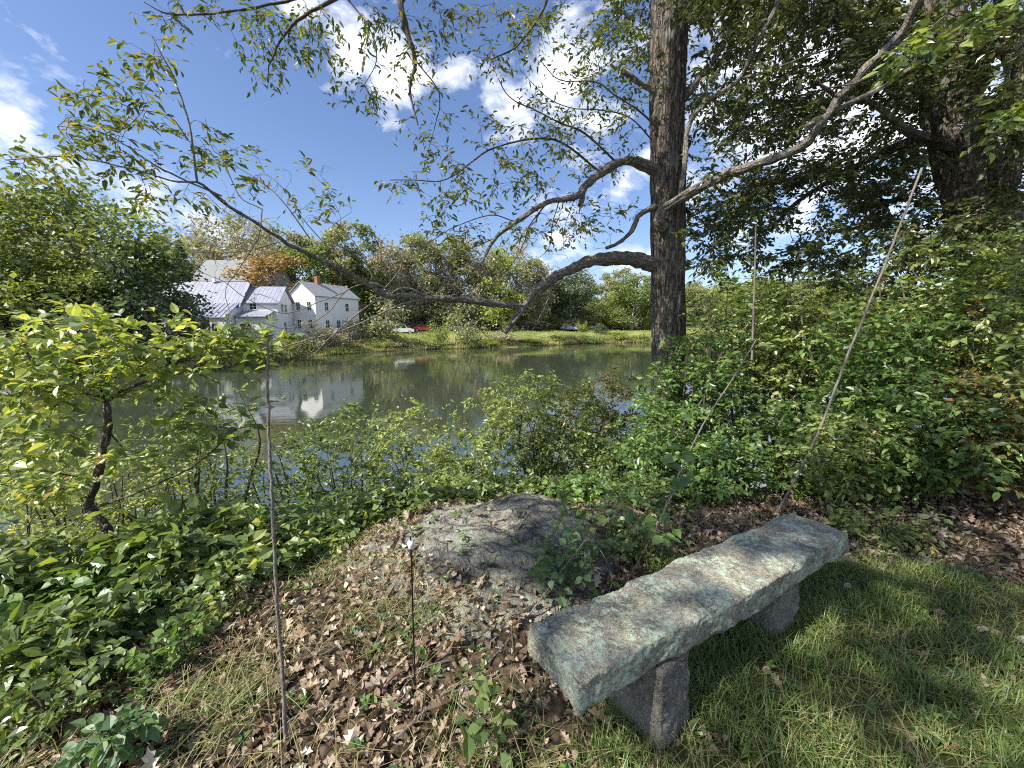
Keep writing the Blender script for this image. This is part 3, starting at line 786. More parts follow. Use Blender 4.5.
# high limbs outside the top of the frame, some dropping into view
h1 = L_([(669,-90,6.0),(600,-110,5.6),(520,-90,5.2),(450,-50,4.8),(405,-5,4.6),(406,27,4.55),(417,62,4.5),(411,92,4.45),(418,125,4.4)], .07, .006, 8, mat='twig_dark')
h2 = L_([(520,-90,5.2),(440,-60,4.6),(345,-4,4.2),(297,23,4.1),(272,58,4.05),(268,76,4.0)], .03, .004, 6, mat='twig_dark')
h3 = L_([(450,-50,4.8),(385,-15,4.4),(300,-3,4.2),(262,8,4.1),(215,17,4.0),(172,17,3.9),(144,2,3.85)], .02, .004, 6, mat='twig_dark')
h4 = L_([(600,-110,5.6),(560,-40,5.2),(545,10,5.1),(520,45,5.0),(490,60,4.9)], .03, .005, 6, mat='twig_dark')
h5 = L_([(417,62,4.5),(440,95,4.5),(435,130,4.5),(428,150,4.5)], .008, .003, 5, mat='twig_dark')
h6 = L_([(345,-4,4.2),(372,30,4.2),(378,60,4.2),(360,92,4.2)], .008, .003, 5, mat='twig_dark')
TPT = TP[np.argmin(abs(TP[:, 2] - 8.5))]
def high(end, r):
    P0 = TPT + np.array([0, 0, rng.uniform(-1.5, 2)]); P0[:2] = TPT[:2]
    E = np.array(end, float); m_ = (P0 + E) / 2 + np.array([0, 0, 1.0])
    P = smooth_path([P0, (P0 + m_) / 2 + rng.normal(0, .2, 3), m_, (m_ + E) / 2 + rng.normal(0, .2, 3), E], 6)
    g = Geo(); g.tube(P, np.linspace(r, r * .25, len(P)), 8); g.build('limb', M['bark_limb'], tree); SK.append(P); return P
hi = [high(e, .09) for e in ((-5.5, 1.0, 7.5), (-4, -3, 8), (-3.5, 4.5, 9), (0, -2.5, 8.5), (5, 1, 8), (7, 6, 9.5), (-1, 9, 10), (4.5, 10, 10))]

def blob(px, py, rx, ry, Y0, Y1, n):
    out = []
    for _ in range(n):
        a = rng.uniform(0, 2 * np.pi); r = math.sqrt(rng.random())
        out.append(at(px + rx * r * math.cos(a), py + ry * r * math.sin(a), rng.uniform(Y0, Y1)))
    return np.array(out)
def cat(l): return np.concatenate([x for x in l if len(x)])

SKA = np.concatenate(SK)
G = Geo()
# sprays on the drooping limb (left), small clusters
tips = cat([blob(150,60,25,30,3.0,3.3,9), blob(110,100,40,25,2.95,3.2,16), blob(85,135,35,22,2.9,3.1,12), blob(30,160,30,10,2.85,3.0,7),
            blob(150,140,45,30,3.1,3.3,16), blob(210,150,35,25,3.3,3.7,9), blob(180,205,50,16,3.2,3.5,9), blob(250,165,45,30,3.7,4.0,12),
            blob(300,185,45,30,4.0,4.2,12), blob(325,205,30,20,4.1,4.4,6), blob(125,170,40,15,3.0,3.2,7)])
clothe(G, SKA, tips, .003, 3, .16, 6, .066, .2, .25, 1, 0, 'hex', flat=.3, hang=.1, keep=.62, bend=.2)
tips = cat([blob(130,140,90,50,2.95,3.3,16), blob(290,200,70,40,3.8,4.2,16), blob(200,230,80,20,3.3,3.6,8)])
clothe(G, SKA, tips, .0025, 3, .12, 2, .05, .2, .25, 1, 0, 'hex', keep=.1, bend=.25)
# hanging sprays along the top
tips = cat([blob(180,12,30,14,3.9,4.0,10), blob(250,25,45,28,4.0,4.2,18), blob(300,30,40,35,4.1,4.4,18), blob(265,65,18,14,4.0,4.1,5), blob(370,55,45,50,4.2,4.5,22),
            blob(425,95,25,60,4.4,4.6,16), blob(420,15,60,25,4.6,5,22), blob(500,35,60,40,4.9,5.3,30), blob(540,80,50,40,4.9,5.3,20),
            blob(345,95,35,20,4.2,4.4,5)])
clothe(G, SKA, tips, .0035, 4, .2, 6, .062, .2, .3, 1, 0, 'hex', flat=.2, hang=.35, keep=.55, bend=.2)
tips = cat([blob(510,150,70,35,4.7,5.2,26), blob(440,175,50,20,4.4,4.7,12), blob(400,185,18,10,4.3,4.5,3), blob(480,215,60,35,4.5,5.0,22), blob(560,215,60,40,5.0,5.5,20),
            blob(600,130,50,50,5.3,6.0,34), blob(620,60,45,60,5.4,6.5,44), blob(430,245,25,20,4.3,4.5,6), blob(590,215,55,25,5.3,6.2,14), blob(575,30,60,40,5.2,6.5,30)])
clothe(G, SKA, tips, .004, 4, .22, 6, .068, .22, .3, 1, 0, 'hex', flat=.3, hang=.2, keep=.75, bend=.2)
# bare twigs over the pond
tips = cat([blob(400,300,70,40,4.2,4.7,44), blob(480,275,60,35,4.6,5.0,46), blob(320,335,50,20,4.0,4.3,12), blob(240,285,50,25,3.4,3.9,14), blob(560,250,40,30,5.0,5.5,14)])
clothe(G, SKA, tips, .004, 2, .15, 1, .05, .2, .3, 1, 0, 'quad', bend=.25, keep=.12)
G.build('crown', [M['twig_dark'], M['leaf_hickory']], tree)
# high crown and the dense right side
G = Geo()
tips = cat([blob(720,60,50,70,5.0,8.0,48), blob(740,160,60,40,5.2,7.5,38), blob(770,60,60,80,5.0,8.,46), blob(720,240,45,35,5.5,7.5,30), blob(720,110,45,30,6,8,24), blob(640,25,40,40,6.5,8.5,36)])
clothe(G, SKA, tips, .005, 5, .28, 7, .085, .25, .3, 1, 0, 'hex', flat=.5)
tips = []
for i in range(430):
    x = rng.uniform(-7, 8); y = rng.uniform(-4.5, 11); z = rng.uniform(7.0, 11.5)
    if z - 1.6 < .74 * y + .6 and y > 0: z = 1.6 + .74 * y + rng.uniform(.8, 3.5)
    if math.sin(x * 1.3 + 2 * math.sin(y * .9)) + math.sin(y * 1.1 + x * .5) < -.35 : continue
    tips.append((x, y, z))
clothe(G, SKA, np.array(tips), .008, 6, .5, 8, .14, .3, .3, 1, 0, 'hex', flat=.5)
# unseen leaf clusters added to the crown towards the sun, to dapple bench and turf
tips = []
while len(tips) < 190:
    gx, gy = rng.uniform(-.1, 4.6), rng.uniform(.2, 3.6)
    if (gx - 1.9) ** 2 + (gy - 1.3) ** 2 < .03 or (gx - .35) ** 2 + (gy - .95) ** 2 < .035 or (gx - 1.3) ** 2 * .5 + (gy - 1.85) ** 2 < .02: continue
    if math.sin(gx * 4.1 + 1) * math.sin(gy * 3.7 + .5) > .72: continue
    t = rng.uniform(9.0, 12.5); tips.append(np.array([gx, gy, 0]) + SUN * t)
clothe(G, SKA, np.array(tips), .006, 5, .3, 6, .12, .3, .3, 1, 0, 'hex', flat=.5)
G.build('crown', [M['twig_dark'], M['leaf_oak']], tree)

# ------------------------------------------------------------------ big tree on the right
t2 = empty('oak_tree', (0, 0, 0), 'massive dark trunked tree leaning in from the right edge above the thicket', 'tree')
T2 = trunk(t2, [(925,-420,5.6),(932,-150,5.6),(938,0,5.6),(947,78,5.6),(963,156,5.6),(984,222,5.6),(998,290,5.6),(1012,380,5.6),(1020,480,5.6)],
           [.16,.2,.22,.26,.29,.33,.37,.4,.45], 'bark_main', n=36, depth=.045)
S2 = [T2[::5]]
for pts, a, b in (([(955,150,5.5),(930,140,5.3),(905,130,5.1),(870,105,4.9),(840,100,4.8),(815,80,4.7)], .06, .015),
                  ([(960,155,5.5),(925,140,5.8),(890,150,6.1),(850,170,6.4),(800,200,6.7),(770,230,7.0)], .09, .02),
                  ([(948,80,5.6),(990,40,5.5),(1030,10,5.4)], .09, .05),
                  ([(985,220,5.5),(1010,180,5.2),(1022,100,5.0),(1010,0,4.8),(990,-80,4.7)], .11, .06),
                  ([(940,10,5.6),(890,20,5.8),(840,15,6.0),(790,30,6.3),(750,60,6.5)], .07, .015),
                  ([(935,-100,5.6),(850,-120,5.4),(780,-80,5.2),(720,-60,5.2)], .07, .02)):
    P = limb(t2, pts, a, b, 10, mat='bark_main'); S2.append(P)
P = limb(t2, [(978,118,5.25),(960,128,5.05),(955,132,5.0)], .07, .05, 10, mat='bark_limb')
G = Geo()
S2A = np.concatenate(S2)
tips = cat([blob(830,50,90,70,4.8,7.5,76), blob(900,50,90,60,4.8,7.0,60), blob(850,140,100,45,5.2,7.5,66), blob(810,200,90,35,5.5,7.5,62), blob(900,190,60,40,5.7,7.5,44),
            blob(1010,60,35,90,4.0,5.4,34), blob(900,60,40,50,4.6,5.4,20), blob(1015,170,25,60,4.2,5.4,14), blob(730,215,60,25,6,7.5,26), blob(760,0,90,30,5,7,60), blob(950,240,60,30,4.6,5.4,40), blob(870,260,80,36,5.2,7,50), blob(760,255,60,25,5.5,7,22)])
clothe(G, S2A, tips, .006, 8, .28, 8, .078, .3, .25, 1, 0, 'hex', flat=.45, keep=.9)
G.build('crown', [M['twig_dark'], M['leaf_oak']], t2)
G = Geo()
tips = cat([blob(975,25,35,20,2.9,3.6,4), blob(1012,110,12,25,2.8,3.4,3), blob(915,55,20,10,3,3.4,3)])
clothe(G, S2A, tips, .005, 5, .2, 6, .09, .32, .2, 1, 0, 'fine', flat=.7)
G.build('crown', [M['twig_dark'], M['leaf_mid']], t2)

# ------------------------------------------------------------------ shrubs
def shrub(px, topy, Y, wpx, label, mat, ncl, name='shrub', cat_='shrub', group=None, nst=5, leaf=.05, shape='hex', wood='twig_dark', wr=.3,
          flat=.4, side=.16, nside=4, nleaf=6, base=None, lowfrac=.12, shell=.35, sx=1.0, keep=1.0, tw=.003, pxb=None, depth=None):
    zt = at(px, topy, Y)[2]
    bx = xat(px if pxb is None else pxb, Y, 0) if base is None else base[0]
    by = Y
    bz = float(top_z(bx, by)[0]) - .03
    cx = at(px, topy, Y)[0]
    R = wpx / 2 * Y / F; H = max(zt - bz, .25)
    root = empty(name, (bx, by, bz), label, cat_, group)
    B = np.array([bx, by, bz]); sk = []
    for i in range(nst):
        a = rng.uniform(0, 6.28); rr = rng.uniform(.15, .75) * R
        top = np.array([cx + rr * math.cos(a), by + rr * math.sin(a) * .7, bz + H * rng.uniform(.65, .95)])
        b0 = B + rng.normal(0, .05, 3) * [1, 1, 0]
        m1 = b0 * .6 + top * .4 + np.array([0, 0, .12 * H]) + rng.normal(0, .05, 3) * H
        P = smooth_path([b0, m1, (m1 + top) / 2 + rng.normal(0, .03, 3) * H, top], 4)
        g = Geo(); g.tube(P, np.linspace(.006 + .006 * H, .003, len(P)), 6)
        g.build('stem', M[wood], root, loc=B); sk.append(P)
    T = []
    RD = depth if depth else R
    while len(T) < ncl:
        p = rng.normal(0, 1, 3); p /= np.linalg.norm(p); r = rng.random() ** shell
        q = p * r
        z = bz + H * (.5 + .5 * q[2]) * (1 - lowfrac) + H * lowfrac
        s = 1.0 + .25 * math.sin(5 * math.atan2(p[1], p[0]) + px) 
        T.append((cx + (q[0] * R) * s * sx, by + q[1] * RD * .9 * s, z))
    T = np.array(T); gz = top_z(T[:, 0], T[:, 1])[0]
    T[:, 2] = np.maximum(T[:, 2], gz + .03)
    G = Geo(); clothe(G, np.concatenate(sk), T, tw, nside, side, nleaf, leaf, wr, .2, 1, 0, shape, flat=flat, keep=keep)
    G.build('foliage', [M[wood], M[mat]], root, loc=B)
    return root

# centre bank
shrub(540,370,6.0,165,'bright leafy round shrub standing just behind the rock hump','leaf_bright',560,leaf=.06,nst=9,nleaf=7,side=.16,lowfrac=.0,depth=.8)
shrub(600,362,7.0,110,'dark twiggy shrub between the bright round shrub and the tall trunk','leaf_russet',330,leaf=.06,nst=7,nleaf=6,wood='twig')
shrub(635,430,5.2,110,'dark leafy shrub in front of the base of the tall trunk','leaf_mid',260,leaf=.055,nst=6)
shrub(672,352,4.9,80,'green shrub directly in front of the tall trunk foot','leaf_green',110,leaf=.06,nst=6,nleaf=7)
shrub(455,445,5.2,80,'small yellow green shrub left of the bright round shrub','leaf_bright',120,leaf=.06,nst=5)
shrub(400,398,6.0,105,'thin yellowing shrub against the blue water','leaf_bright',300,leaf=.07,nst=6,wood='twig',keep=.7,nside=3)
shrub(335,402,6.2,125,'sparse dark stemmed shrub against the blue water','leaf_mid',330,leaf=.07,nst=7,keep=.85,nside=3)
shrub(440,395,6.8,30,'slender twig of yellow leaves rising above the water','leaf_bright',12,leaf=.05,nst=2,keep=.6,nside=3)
shrub(272,415,5.6,90,'loose green shrub beside the tall thin pole','leaf_mid',190,leaf=.065,nst=6,keep=.85,nside=3)
gbr = 'low brambles spread over the bank'
for i, (px, ty, Y, w, mt) in enumerate([(235,520,3.9,110,'leaf_mid'),(300,505,4.2,110,'leaf_green'),(360,500,4.5,110,'leaf_mid'),(420,505,4.3,80,'leaf_green'),
        (330,530,3.5,100,'leaf_mid'),(395,525,3.8,70,'leaf_mid'),(270,545,3.2,80,'leaf_green'),(470,500,4.6,60,'leaf_bright'),(505,495,4.6,60,'leaf_mid'),(590,490,4.0,80,'leaf_green'),
        (545,500,4.4,50,'leaf_mid'),(225,545,2.75,100,'leaf_mid'),(285,540,2.8,100,'leaf_green'),(340,522,3.0,90,'leaf_mid'),(395,512,3.3,70,'leaf_mid'),(440,512,3.7,60,'leaf_bright'),(470,505,4.0,60,'leaf_mid'),(265,520,3.6,100,'leaf_green')]):
    shrub(px,ty,Y,w,'low green bramble, one of those covering the slope above the water',mt,120,name='bramble',cat_='bramble',group=gbr,leaf=.066,nst=4,side=.14,nleaf=5,flat=.7,wr=.36)
# left
lf = [(60,400,5.0,140,'pale leafed open shrub behind the curved sapling','leaf_bright',230,.055),(150,385,5.2,120,'open twiggy shrub right of the curved sapling','leaf_mid',150,.055),
      (212,375,4.6,110,'yellow green shrub left of the tall thin pole','leaf_bright',150,.06),(20,430,4.0,110,'light green shrub at the left edge over the water','leaf_bright',180,.06),
      (190,445,4.4,130,'tangled grey green shrub low over the water','leaf_mid',170,.05),(120,440,4.2,120,'pale twiggy shrub around the foot of the sapling','leaf_bright',170,.055)]
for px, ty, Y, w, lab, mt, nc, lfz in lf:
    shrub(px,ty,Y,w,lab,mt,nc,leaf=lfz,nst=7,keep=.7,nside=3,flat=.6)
shrub(185,522,2.6,170,'big leaved bush right of the sapling stem, sunlit on top','leaf_mid',105,leaf=.10,shape='fine',nst=7,side=.2,nleaf=5,flat=.7,wr=.33,tw=.004,lowfrac=.35)
shrub(70,578,2.2,150,'big leaved bush below the crooked sapling stem','leaf_green',90,leaf=.09,shape='fine',nst=6,side=.18,nleaf=5,flat=.7,wr=.33,tw=.004,lowfrac=.3)
shrub(245,530,2.6,100,'big leaved bush reaching towards the tall thin pole','leaf_bright',60,leaf=.09,shape='fine',nst=5,side=.18,nleaf=5,flat=.7,wr=.33,tw=.004)
shrub(-15,540,2.2,120,'shaded bush cut off by the left edge','leaf_mid',90,leaf=.08,shape='fine',nst=6,side=.18,nleaf=5,flat=.7,wr=.33,tw=.004)
shrub(0,650,1.7,130,'leafy weed clump in the bottom left corner','leaf_mid',90,leaf=.075,shape='fine',nst=5,side=.14,nleaf=5,flat=.7,wr=.3)
shrub(60,650,1.75,130,'weedy clump of mid green leaves above the leaf litter at lower left','leaf_mid',80,leaf=.07,shape='fine',nst=5,side=.14,nleaf=5,flat=.7,wr=.33,tw=.003)
shrub(150,615,2.2,120,'low leafy clump below the big leaved bush','leaf_bluish',40,leaf=.06,shape='fine',nst=4,side=.12,nleaf=5,flat=.7,wr=.33,keep=.8)
# right thicket
rt = [(722,268,5.4,80,'tall thin shrub close right of the tall trunk','leaf_green',80,.055),
      (790,262,5.6,90,'tall thin shrub between upright stem and leaning pole','leaf_mid',90,.055),
      (700,325,4.6,110,'green shrub right beside the tall trunk, lower than the thin one behind','leaf_green',110,.06),
      (665,400,4.0,80,'small leafed shrub hiding the foot of the tall trunk','leaf_green',70,.055),
      (745,268,5.2,120,'tall shrub rising behind the upright bare stem','leaf_mid',130,.055),
      (815,262,4.9,130,'tall dense shrub left of the leaning grey pole','leaf_bright',150,.055),
      (880,300,3.9,130,'spreading shrub with layered leaves right of the leaning pole','leaf_green',160,.055),
      (940,235,4.4,140,'tall shrub below the dark leaning trunk','leaf_mid',170,.06),
      (1010,225,4.0,130,'tall olive shrub against the right edge','leaf_bright',150,.055),
      (1015,225,4.6,90,'tall shrub reaching up beside the foot of the dark leaning trunk','leaf_bright',110,.055),
      (900,245,5.0,90,'tall thin topped shrub left of the dark leaning trunk','leaf_green',90,.055),
      (1000,370,3.1,130,'olive bush low at the right edge','leaf_russet',130,.05),
      (925,380,3.2,120,'layered leafy bush above the leaf strewn path','leaf_green',130,.05),
      (850,410,3.3,100,'leafy bush behind the far end of the bench','leaf_bright',90,.05),
      (790,400,4.0,110,'shaded bush behind the foot of the leaning pole','leaf_green',110,.05),
      (720,440,3.7,100,'green bush behind the middle of the bench','leaf_green',100,.05),
      (660,490,3.5,80,'low bush between rock hump and bench','leaf_mid',60,.05),
      (885,510,2.75,70,'small sprig of fresh green leaves beside the bench end','leaf_bright',26,.04),
      (780,258,5.8,120,'tall loose shrub deep in the thicket behind the upright stem','leaf_mid',110,.06),
      (860,245,5.6,130,'tall leafy shrub deep in the thicket behind the leaning pole','leaf_russet',150,.06),
      (1090,330,3.0,150,'dense bush leaning in past the right edge','leaf_mid',90,.06)]
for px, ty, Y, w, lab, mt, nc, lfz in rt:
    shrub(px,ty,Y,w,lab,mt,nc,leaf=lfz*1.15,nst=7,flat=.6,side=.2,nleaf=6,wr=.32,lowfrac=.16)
# red leaved twig
shrub(985,285,3.9,40,'small shrub with a few scarlet leaves near the dark trunk','leaf_red',6,leaf=.05,nst=2,nside=2,nleaf=3,pxb=990)

# ------------------------------------------------------------------ sapling on the left
sp = empty('sapling', (0, 0, 0), 'young tree with dark crooked stem and bright layered leaves on the left', 'tree')
SS = []
P = limb(sp, [(122,680,3.2),(118,585,3.2),(112,540,3.2),(106,522,3.2),(92,503,3.2),(99,478,3.2),(109,440,3.2),(109,412,3.2),(104,397,3.2)], .034, .022, 10, mat='bark_dark', name='trunk'); SS.append(P)
for pts, r in (([(106,402,3.2),(120,393,3.2),(150,381,3.1),(185,372,3.0),(215,362,3.0),(245,352,2.9)], .014),
               ([(104,398,3.2),(85,394,3.1),(60,393,3.0),(30,396,2.8),(-20,400,2.6)], .013),
               ([(104,398,3.2),(98,380,3.1),(90,350,3.0),(70,340,2.8)], .009),
               ([(94,508,3.2),(130,495,3.2),(160,482,3.2),(190,466,3.2),(212,450,3.1),(235,430,3.1)], .012),
               ([(98,480,3.2),(70,475,3.1),(35,470,3.0),(0,466,2.9)], .009),
               ([(92,500,3.2),(60,488,3.1),(20,486,3.0),(-30,480,2.9)], .009),
               ([(108,430,3.2),(125,450,3.3),(140,455,3.3),(165,452,3.3)], .007),
               ([(93,505,3.2),(78,520,3.3),(60,530,3.3)], .01)):
    SS.append(limb(sp, pts, r, r * .35, 7, mat='bark_dark', n=4))
G = Geo()
tips = cat([blob(60,350,75,38,2.4,3.2,42), blob(150,345,65,34,2.7,3.2,30), blob(250,345,35,14,2.8,3.0,7), blob(225,350,40,16,2.8,3.1,14), blob(30,380,50,22,2.3,3.0,22), blob(130,390,60,12,2.9,3.3,10),
            blob(30,435,50,28,2.2,2.8,22), blob(215,420,45,25,3.0,3.3,16), blob(40,480,50,15,2.8,3.2,14), blob(160,455,50,20,3.1,3.4,10)])
clothe(G, np.concatenate(SS), tips, .003, 4, .17, 6, .08, .3, .2, 1, 0, 'fine', flat=.8, keep=.8)
G.build('crown', [M['twig_dark'], M['leaf_bright']], sp)

# ------------------------------------------------------------------ sticks, stakes, canes
def pole(name, pts, r0, r1, label, cat_, mat='cane'):
    P = smooth_path(path(pts), 10)
    P[1:-1] += rng.normal(0, .0012, (len(P) - 2, 3))
    o_ = P[0]; g = Geo(); R = np.linspace(r0, r1, len(P)) * (1 + .05 * rng.normal(0, 1, len(P)))
    g.tube(P, R, 8); o = g.build(name, M[mat], None, loc=o_); tag(o, label, cat_); return o
pole('thin_pole', [(287,790,1.3),(284,700,1.33),(277,600,1.37),(271,480,1.40),(268,400,1.42),(268,338,1.43)], .0085, .0042, 'tall thin grey wooden pole standing upright in the leaf litter', 'pole')
pole('leaning_pole', [(775,517,3.2),(815,440,3.2),(850,350,3.2),(886,262,3.2),(922,168,3.2)], .0105, .0075, 'long grey bare pole leaning right out of the thicket behind bench', 'pole')
pole('bare_stem', [(752,360,4.6),(754,300,4.6),(756,225,4.6)], .014, .008, 'short upright dead grey stem above the thicket', 'stem')
pole('dead_cane', [(638,575,2.9),(668,500,3.0),(700,430,3.1),(735,375,3.2),(756,340,3.3)], .008, .004, 'thin arching dead cane rising behind the bench', 'cane')
def cane(pts, r, label, leaf, mat, ncl, rad):
    P = smooth_path(path(pts), 6); root = empty('bramble_cane', P[0], label, 'bramble')
    g = Geo(); g.tube(P, np.linspace(r, r * .4, len(P)), 6); g.build('stem', M['cane'], root, loc=P[0])
    T = P[rng.integers(len(P) // 3, len(P), ncl)] + rng.normal(0, rad, (ncl, 3))
    G = Geo(); clothe(G, P, T, .002, 2, .07, 3, leaf, .38, .25, 1, 0, 'fine', flat=.7); G.build('foliage', [M['cane'], M[mat]], root, loc=P[0])
cane([(512,640,1.9),(540,600,1.95),(570,560,2.05),(600,525,2.2),(640,505,2.3)], .004, 'grey bramble cane with dusty green leaves arching over the rock hump', .055, 'leaf_bluish', 20, .08)
cane([(625,585,2.15),(650,540,2.2),(672,495,2.3),(690,460,2.4)], .004, 'bramble cane with big bright leaves just behind the bench', .075, 'leaf_green', 16, .09)
cane([(470,760,1.25),(480,700,1.35),(478,660,1.4)], .003, 'low leafy shoot in front of the near bench end', .06, 'leaf_mid', 8, .05)
cane([(600,610,2.0),(612,580,2.1),(600,550,2.25),(575,528,2.4),(560,520,2.5)], .004, 'low bramble cane lying over the right shoulder of the rock hump', .05, 'leaf_mid', 18, .10)
cane([(650,560,2.4),(640,535,2.5),(620,515,2.6),(600,505,2.7)], .004, 'leafy bramble cane between the rock hump and the thicket', .055, 'leaf_mid', 24, .11)
cane([(430,640,1.9),(425,615,1.95),(430,590,2.0)], .003, 'tiny green shoot in the leaf litter beside the marker stake', .03, 'leaf_mid', 7, .04)
for px, ty, Y, w, lab, mt, nc in [(45,700,1.45,110,'loose weeds in the leaf litter at the bottom left corner','leaf_mid',30),
        (165,670,1.7,90,'scattered weeds under the lower edge of the big leaved bush','leaf_green',26),(225,620,2.1,70,'small weeds at the left of the tall thin pole','leaf_mid',22),
        (110,740,1.25,70,'little weeds at the bottom edge of the slope','leaf_bluish',16),(560,575,2.2,50,'small weeds under the right side of the rock hump','leaf_bluish',18),
        (630,540,2.6,60,'low weeds between rock hump and thicket','leaf_mid',26)]:
    shrub(px,ty,Y,w,lab,mt,nc,name='weed_clump',cat_='weeds',leaf=.05,shape='fine',nst=4,side=.1,nleaf=4,flat=.6,wr=.33,tw=.002,keep=.85)
# black stake with a clear cap
sb = at(416, 722, 1.55); sz = at(411, 548, 1.62)
st = empty('marker_stake', (sb[0], sb[1], sb[2] - .1), 'thin black metal stake with small clear cap in the leaf litter', 'stake')
g = Geo(); g.tube([sb - [0, 0, .1], (sb + sz) / 2, sz], .0035, 8); g.build('rod', M['black_metal'], st, loc=st.location)
g = Geo(); g.tube([sz, sz + [0, 0, .012], sz + [0, 0, .02], sz + [0, 0, .032], sz + [0, 0, .036]], [.010, .014, .015, .013, .004], 12); g.build('cap', M['clear_cap'], st, loc=st.location)
g = Geo(); g.tube([sz + [0, 0, .036], sz + [0, 0, .055]], [.004, .003], 8); g.build('tip', M['black_metal'], st, loc=st.location)

# ------------------------------------------------------------------ far trees
def tree_mesh_parts(kind, seed, leafm):
    """unit tree of height 1 (crown width set by kind); returns empty root with trunk and crown"""
    global rng
    keep_rng = rng; rng = np.random.default_rng(seed)
    H = 10.0
    root = bpy.data.objects.new('tree', None)
    g = Geo(); sk = []
    if kind == 'spruce':
        P = np.array([[0, 0, 0], [0, 0, H * .5], [0, 0, H]]); g.tube(P, [.18, .1, .02], 6)
        G = Geo(); n = 7000
        z = H * (1 - np.sqrt(rng.random(n)) * .97); rr = (H - z) / H * 2.3 + .15
        tier = (z * 2.2) % 1.0
        a = rng.uniform(0, 6.28, n); lob = .72 + .28 * np.sin(a * 5 + np.floor(z * 2.2) * 1.7)
        r = rr * lob * (1 - .35 * tier) * rng.random(n) ** .4
        Pp = np.stack([r * np.cos(a), r * np.sin(a), z - r * .25], -1)
        D = np.stack([np.cos(a), np.sin(a), -.5 + 0 * a], -1) + rng.normal(0, .35, (n, 3))
        G.leaves(Pp, D, rng.normal(0, .5, (n, 3)) + [0, 0, 1], rng.uniform(.2, .4, n), .35, 0, 'quad')
    else:
        spread = {'round': 3.4, 'tall': 2.3, 'bare': 2.6, 'broad': 4.6}[kind]
        base = {'round': .08, 'tall': .1, 'bare': .12, 'broad': .08}[kind]
        lean = rng.normal(0, .3, 2)
        TP_ = smooth_path([[0, 0, -.5], [lean[0] * .3, lean[1] * .3, H * .3], [lean[0], lean[1], H * .6], [lean[0] * .7, lean[1], H * .9]], 5)
        g.tube(TP_, np.linspace(.2, .03, len(TP_)), 7); sk.append(TP_)
        nl = 16
        cent = []
        for i in range(nl):
            a = i * 2.4 + rng.uniform(-.4, .4); f = rng.uniform(base + .08, .88)
            zc = H * f; rr = spread * math.sqrt(max(.05, 1 - ((f - base - .35) / (.75)) ** 2)) * rng.uniform(.5, .78)
            c = np.array([rr * math.cos(a) + lean[0] * f, rr * math.sin(a) + lean[1] * f, zc]); cent.append(c)
            s0 = TP_[min(len(TP_) - 1, int(len(TP_) * max(.15, f - .2)))]
            Q = smooth_path([s0, (s0 + c) / 2 + [0, 0, -.1], c], 3); g.tube(Q, np.linspace(.07, .02, len(Q)), 5); sk.append(Q)
        cent.append(np.array([lean[0] * .7, lean[1], H * .93]))
        cent = np.array(cent)
        G = Geo()
        n_lobe = {'round': 560, 'tall': 330, 'bare': 85, 'broad': 620}[kind]
        Tt = []
        for c in cent:
            s = rng.uniform(.75, 1.25) * (.42 * spread if kind != 'bare' else .4 * spread)
            m_ = 8
            sub = c + rng.normal(0, .45, (m_, 3)) * s * [1, 1, .8]
            Tt.append(sub)
            for q in sub:
                n = n_lobe // m_
                Pp = q + rng.normal(0, .26, (n, 3)) * s * [1.15, 1.15, .75]
                ext = unit(Pp - q)
                D = ext + rng.normal(0, .6, (n, 3))
                G.leaves(Pp, D, ext * .6 + rng.normal(0, .5, (n, 3)) + [0, 0, .8], rng.uniform(.16, .36, n), .4, 1, 'quad')
        T_ = np.concatenate(Tt)
        if kind == 'bare':
            T_ = np.concatenate([T_, T_ + rng.normal(0, .8, T_.shape) + [0, 0, .4], T_ + rng.normal(0, .9, T_.shape)])
        clothe(G, np.concatenate(sk), T_, .018 if kind == 'bare' else .012, 3, .6, 2, .2, .4, .2, 1, 0, 'quad', keep=.3)
    COL.objects.link(root)
    g.build('trunk', M['bark_far'], root)
    G.build('crown', [M['bark_far'], M[leafm]] if kind != 'spruce' else [M[leafm]], root)
    rng = keep_rng
    return root
protos = {}
used_protos = set()
def far_tree(kind, leafm, seed, px, topy, Y, wfac, label, group=None, name='tree', cat_='tree', rz=None, sink=0, setback=None):
    key = (kind, leafm, seed)
    if key not in protos: protos[key] = tree_mesh_parts(kind, seed, leafm)
    Y = max(Y, float(np.interp(px, SH_PX, SH_D)) + (setback if setback is not None else 0))
    o = protos[key] if key not in used_protos else copy_tree(protos[key])
    used_protos.add(key)
    X = xat(px, Y, 2); z0 = hz(X, Y) - sink
    H = at(px, topy, Y)[2] - z0
    s = H / 9.9
    o.location = (X, Y, z0); o.scale = (s * wfac, s * wfac, s); o.rotation_euler = (0, 0, rng.uniform(0, 6.28) if rz is None else rz)
    o.name = name; o.data  # Empty
    tag(o, label, cat_, group); return o

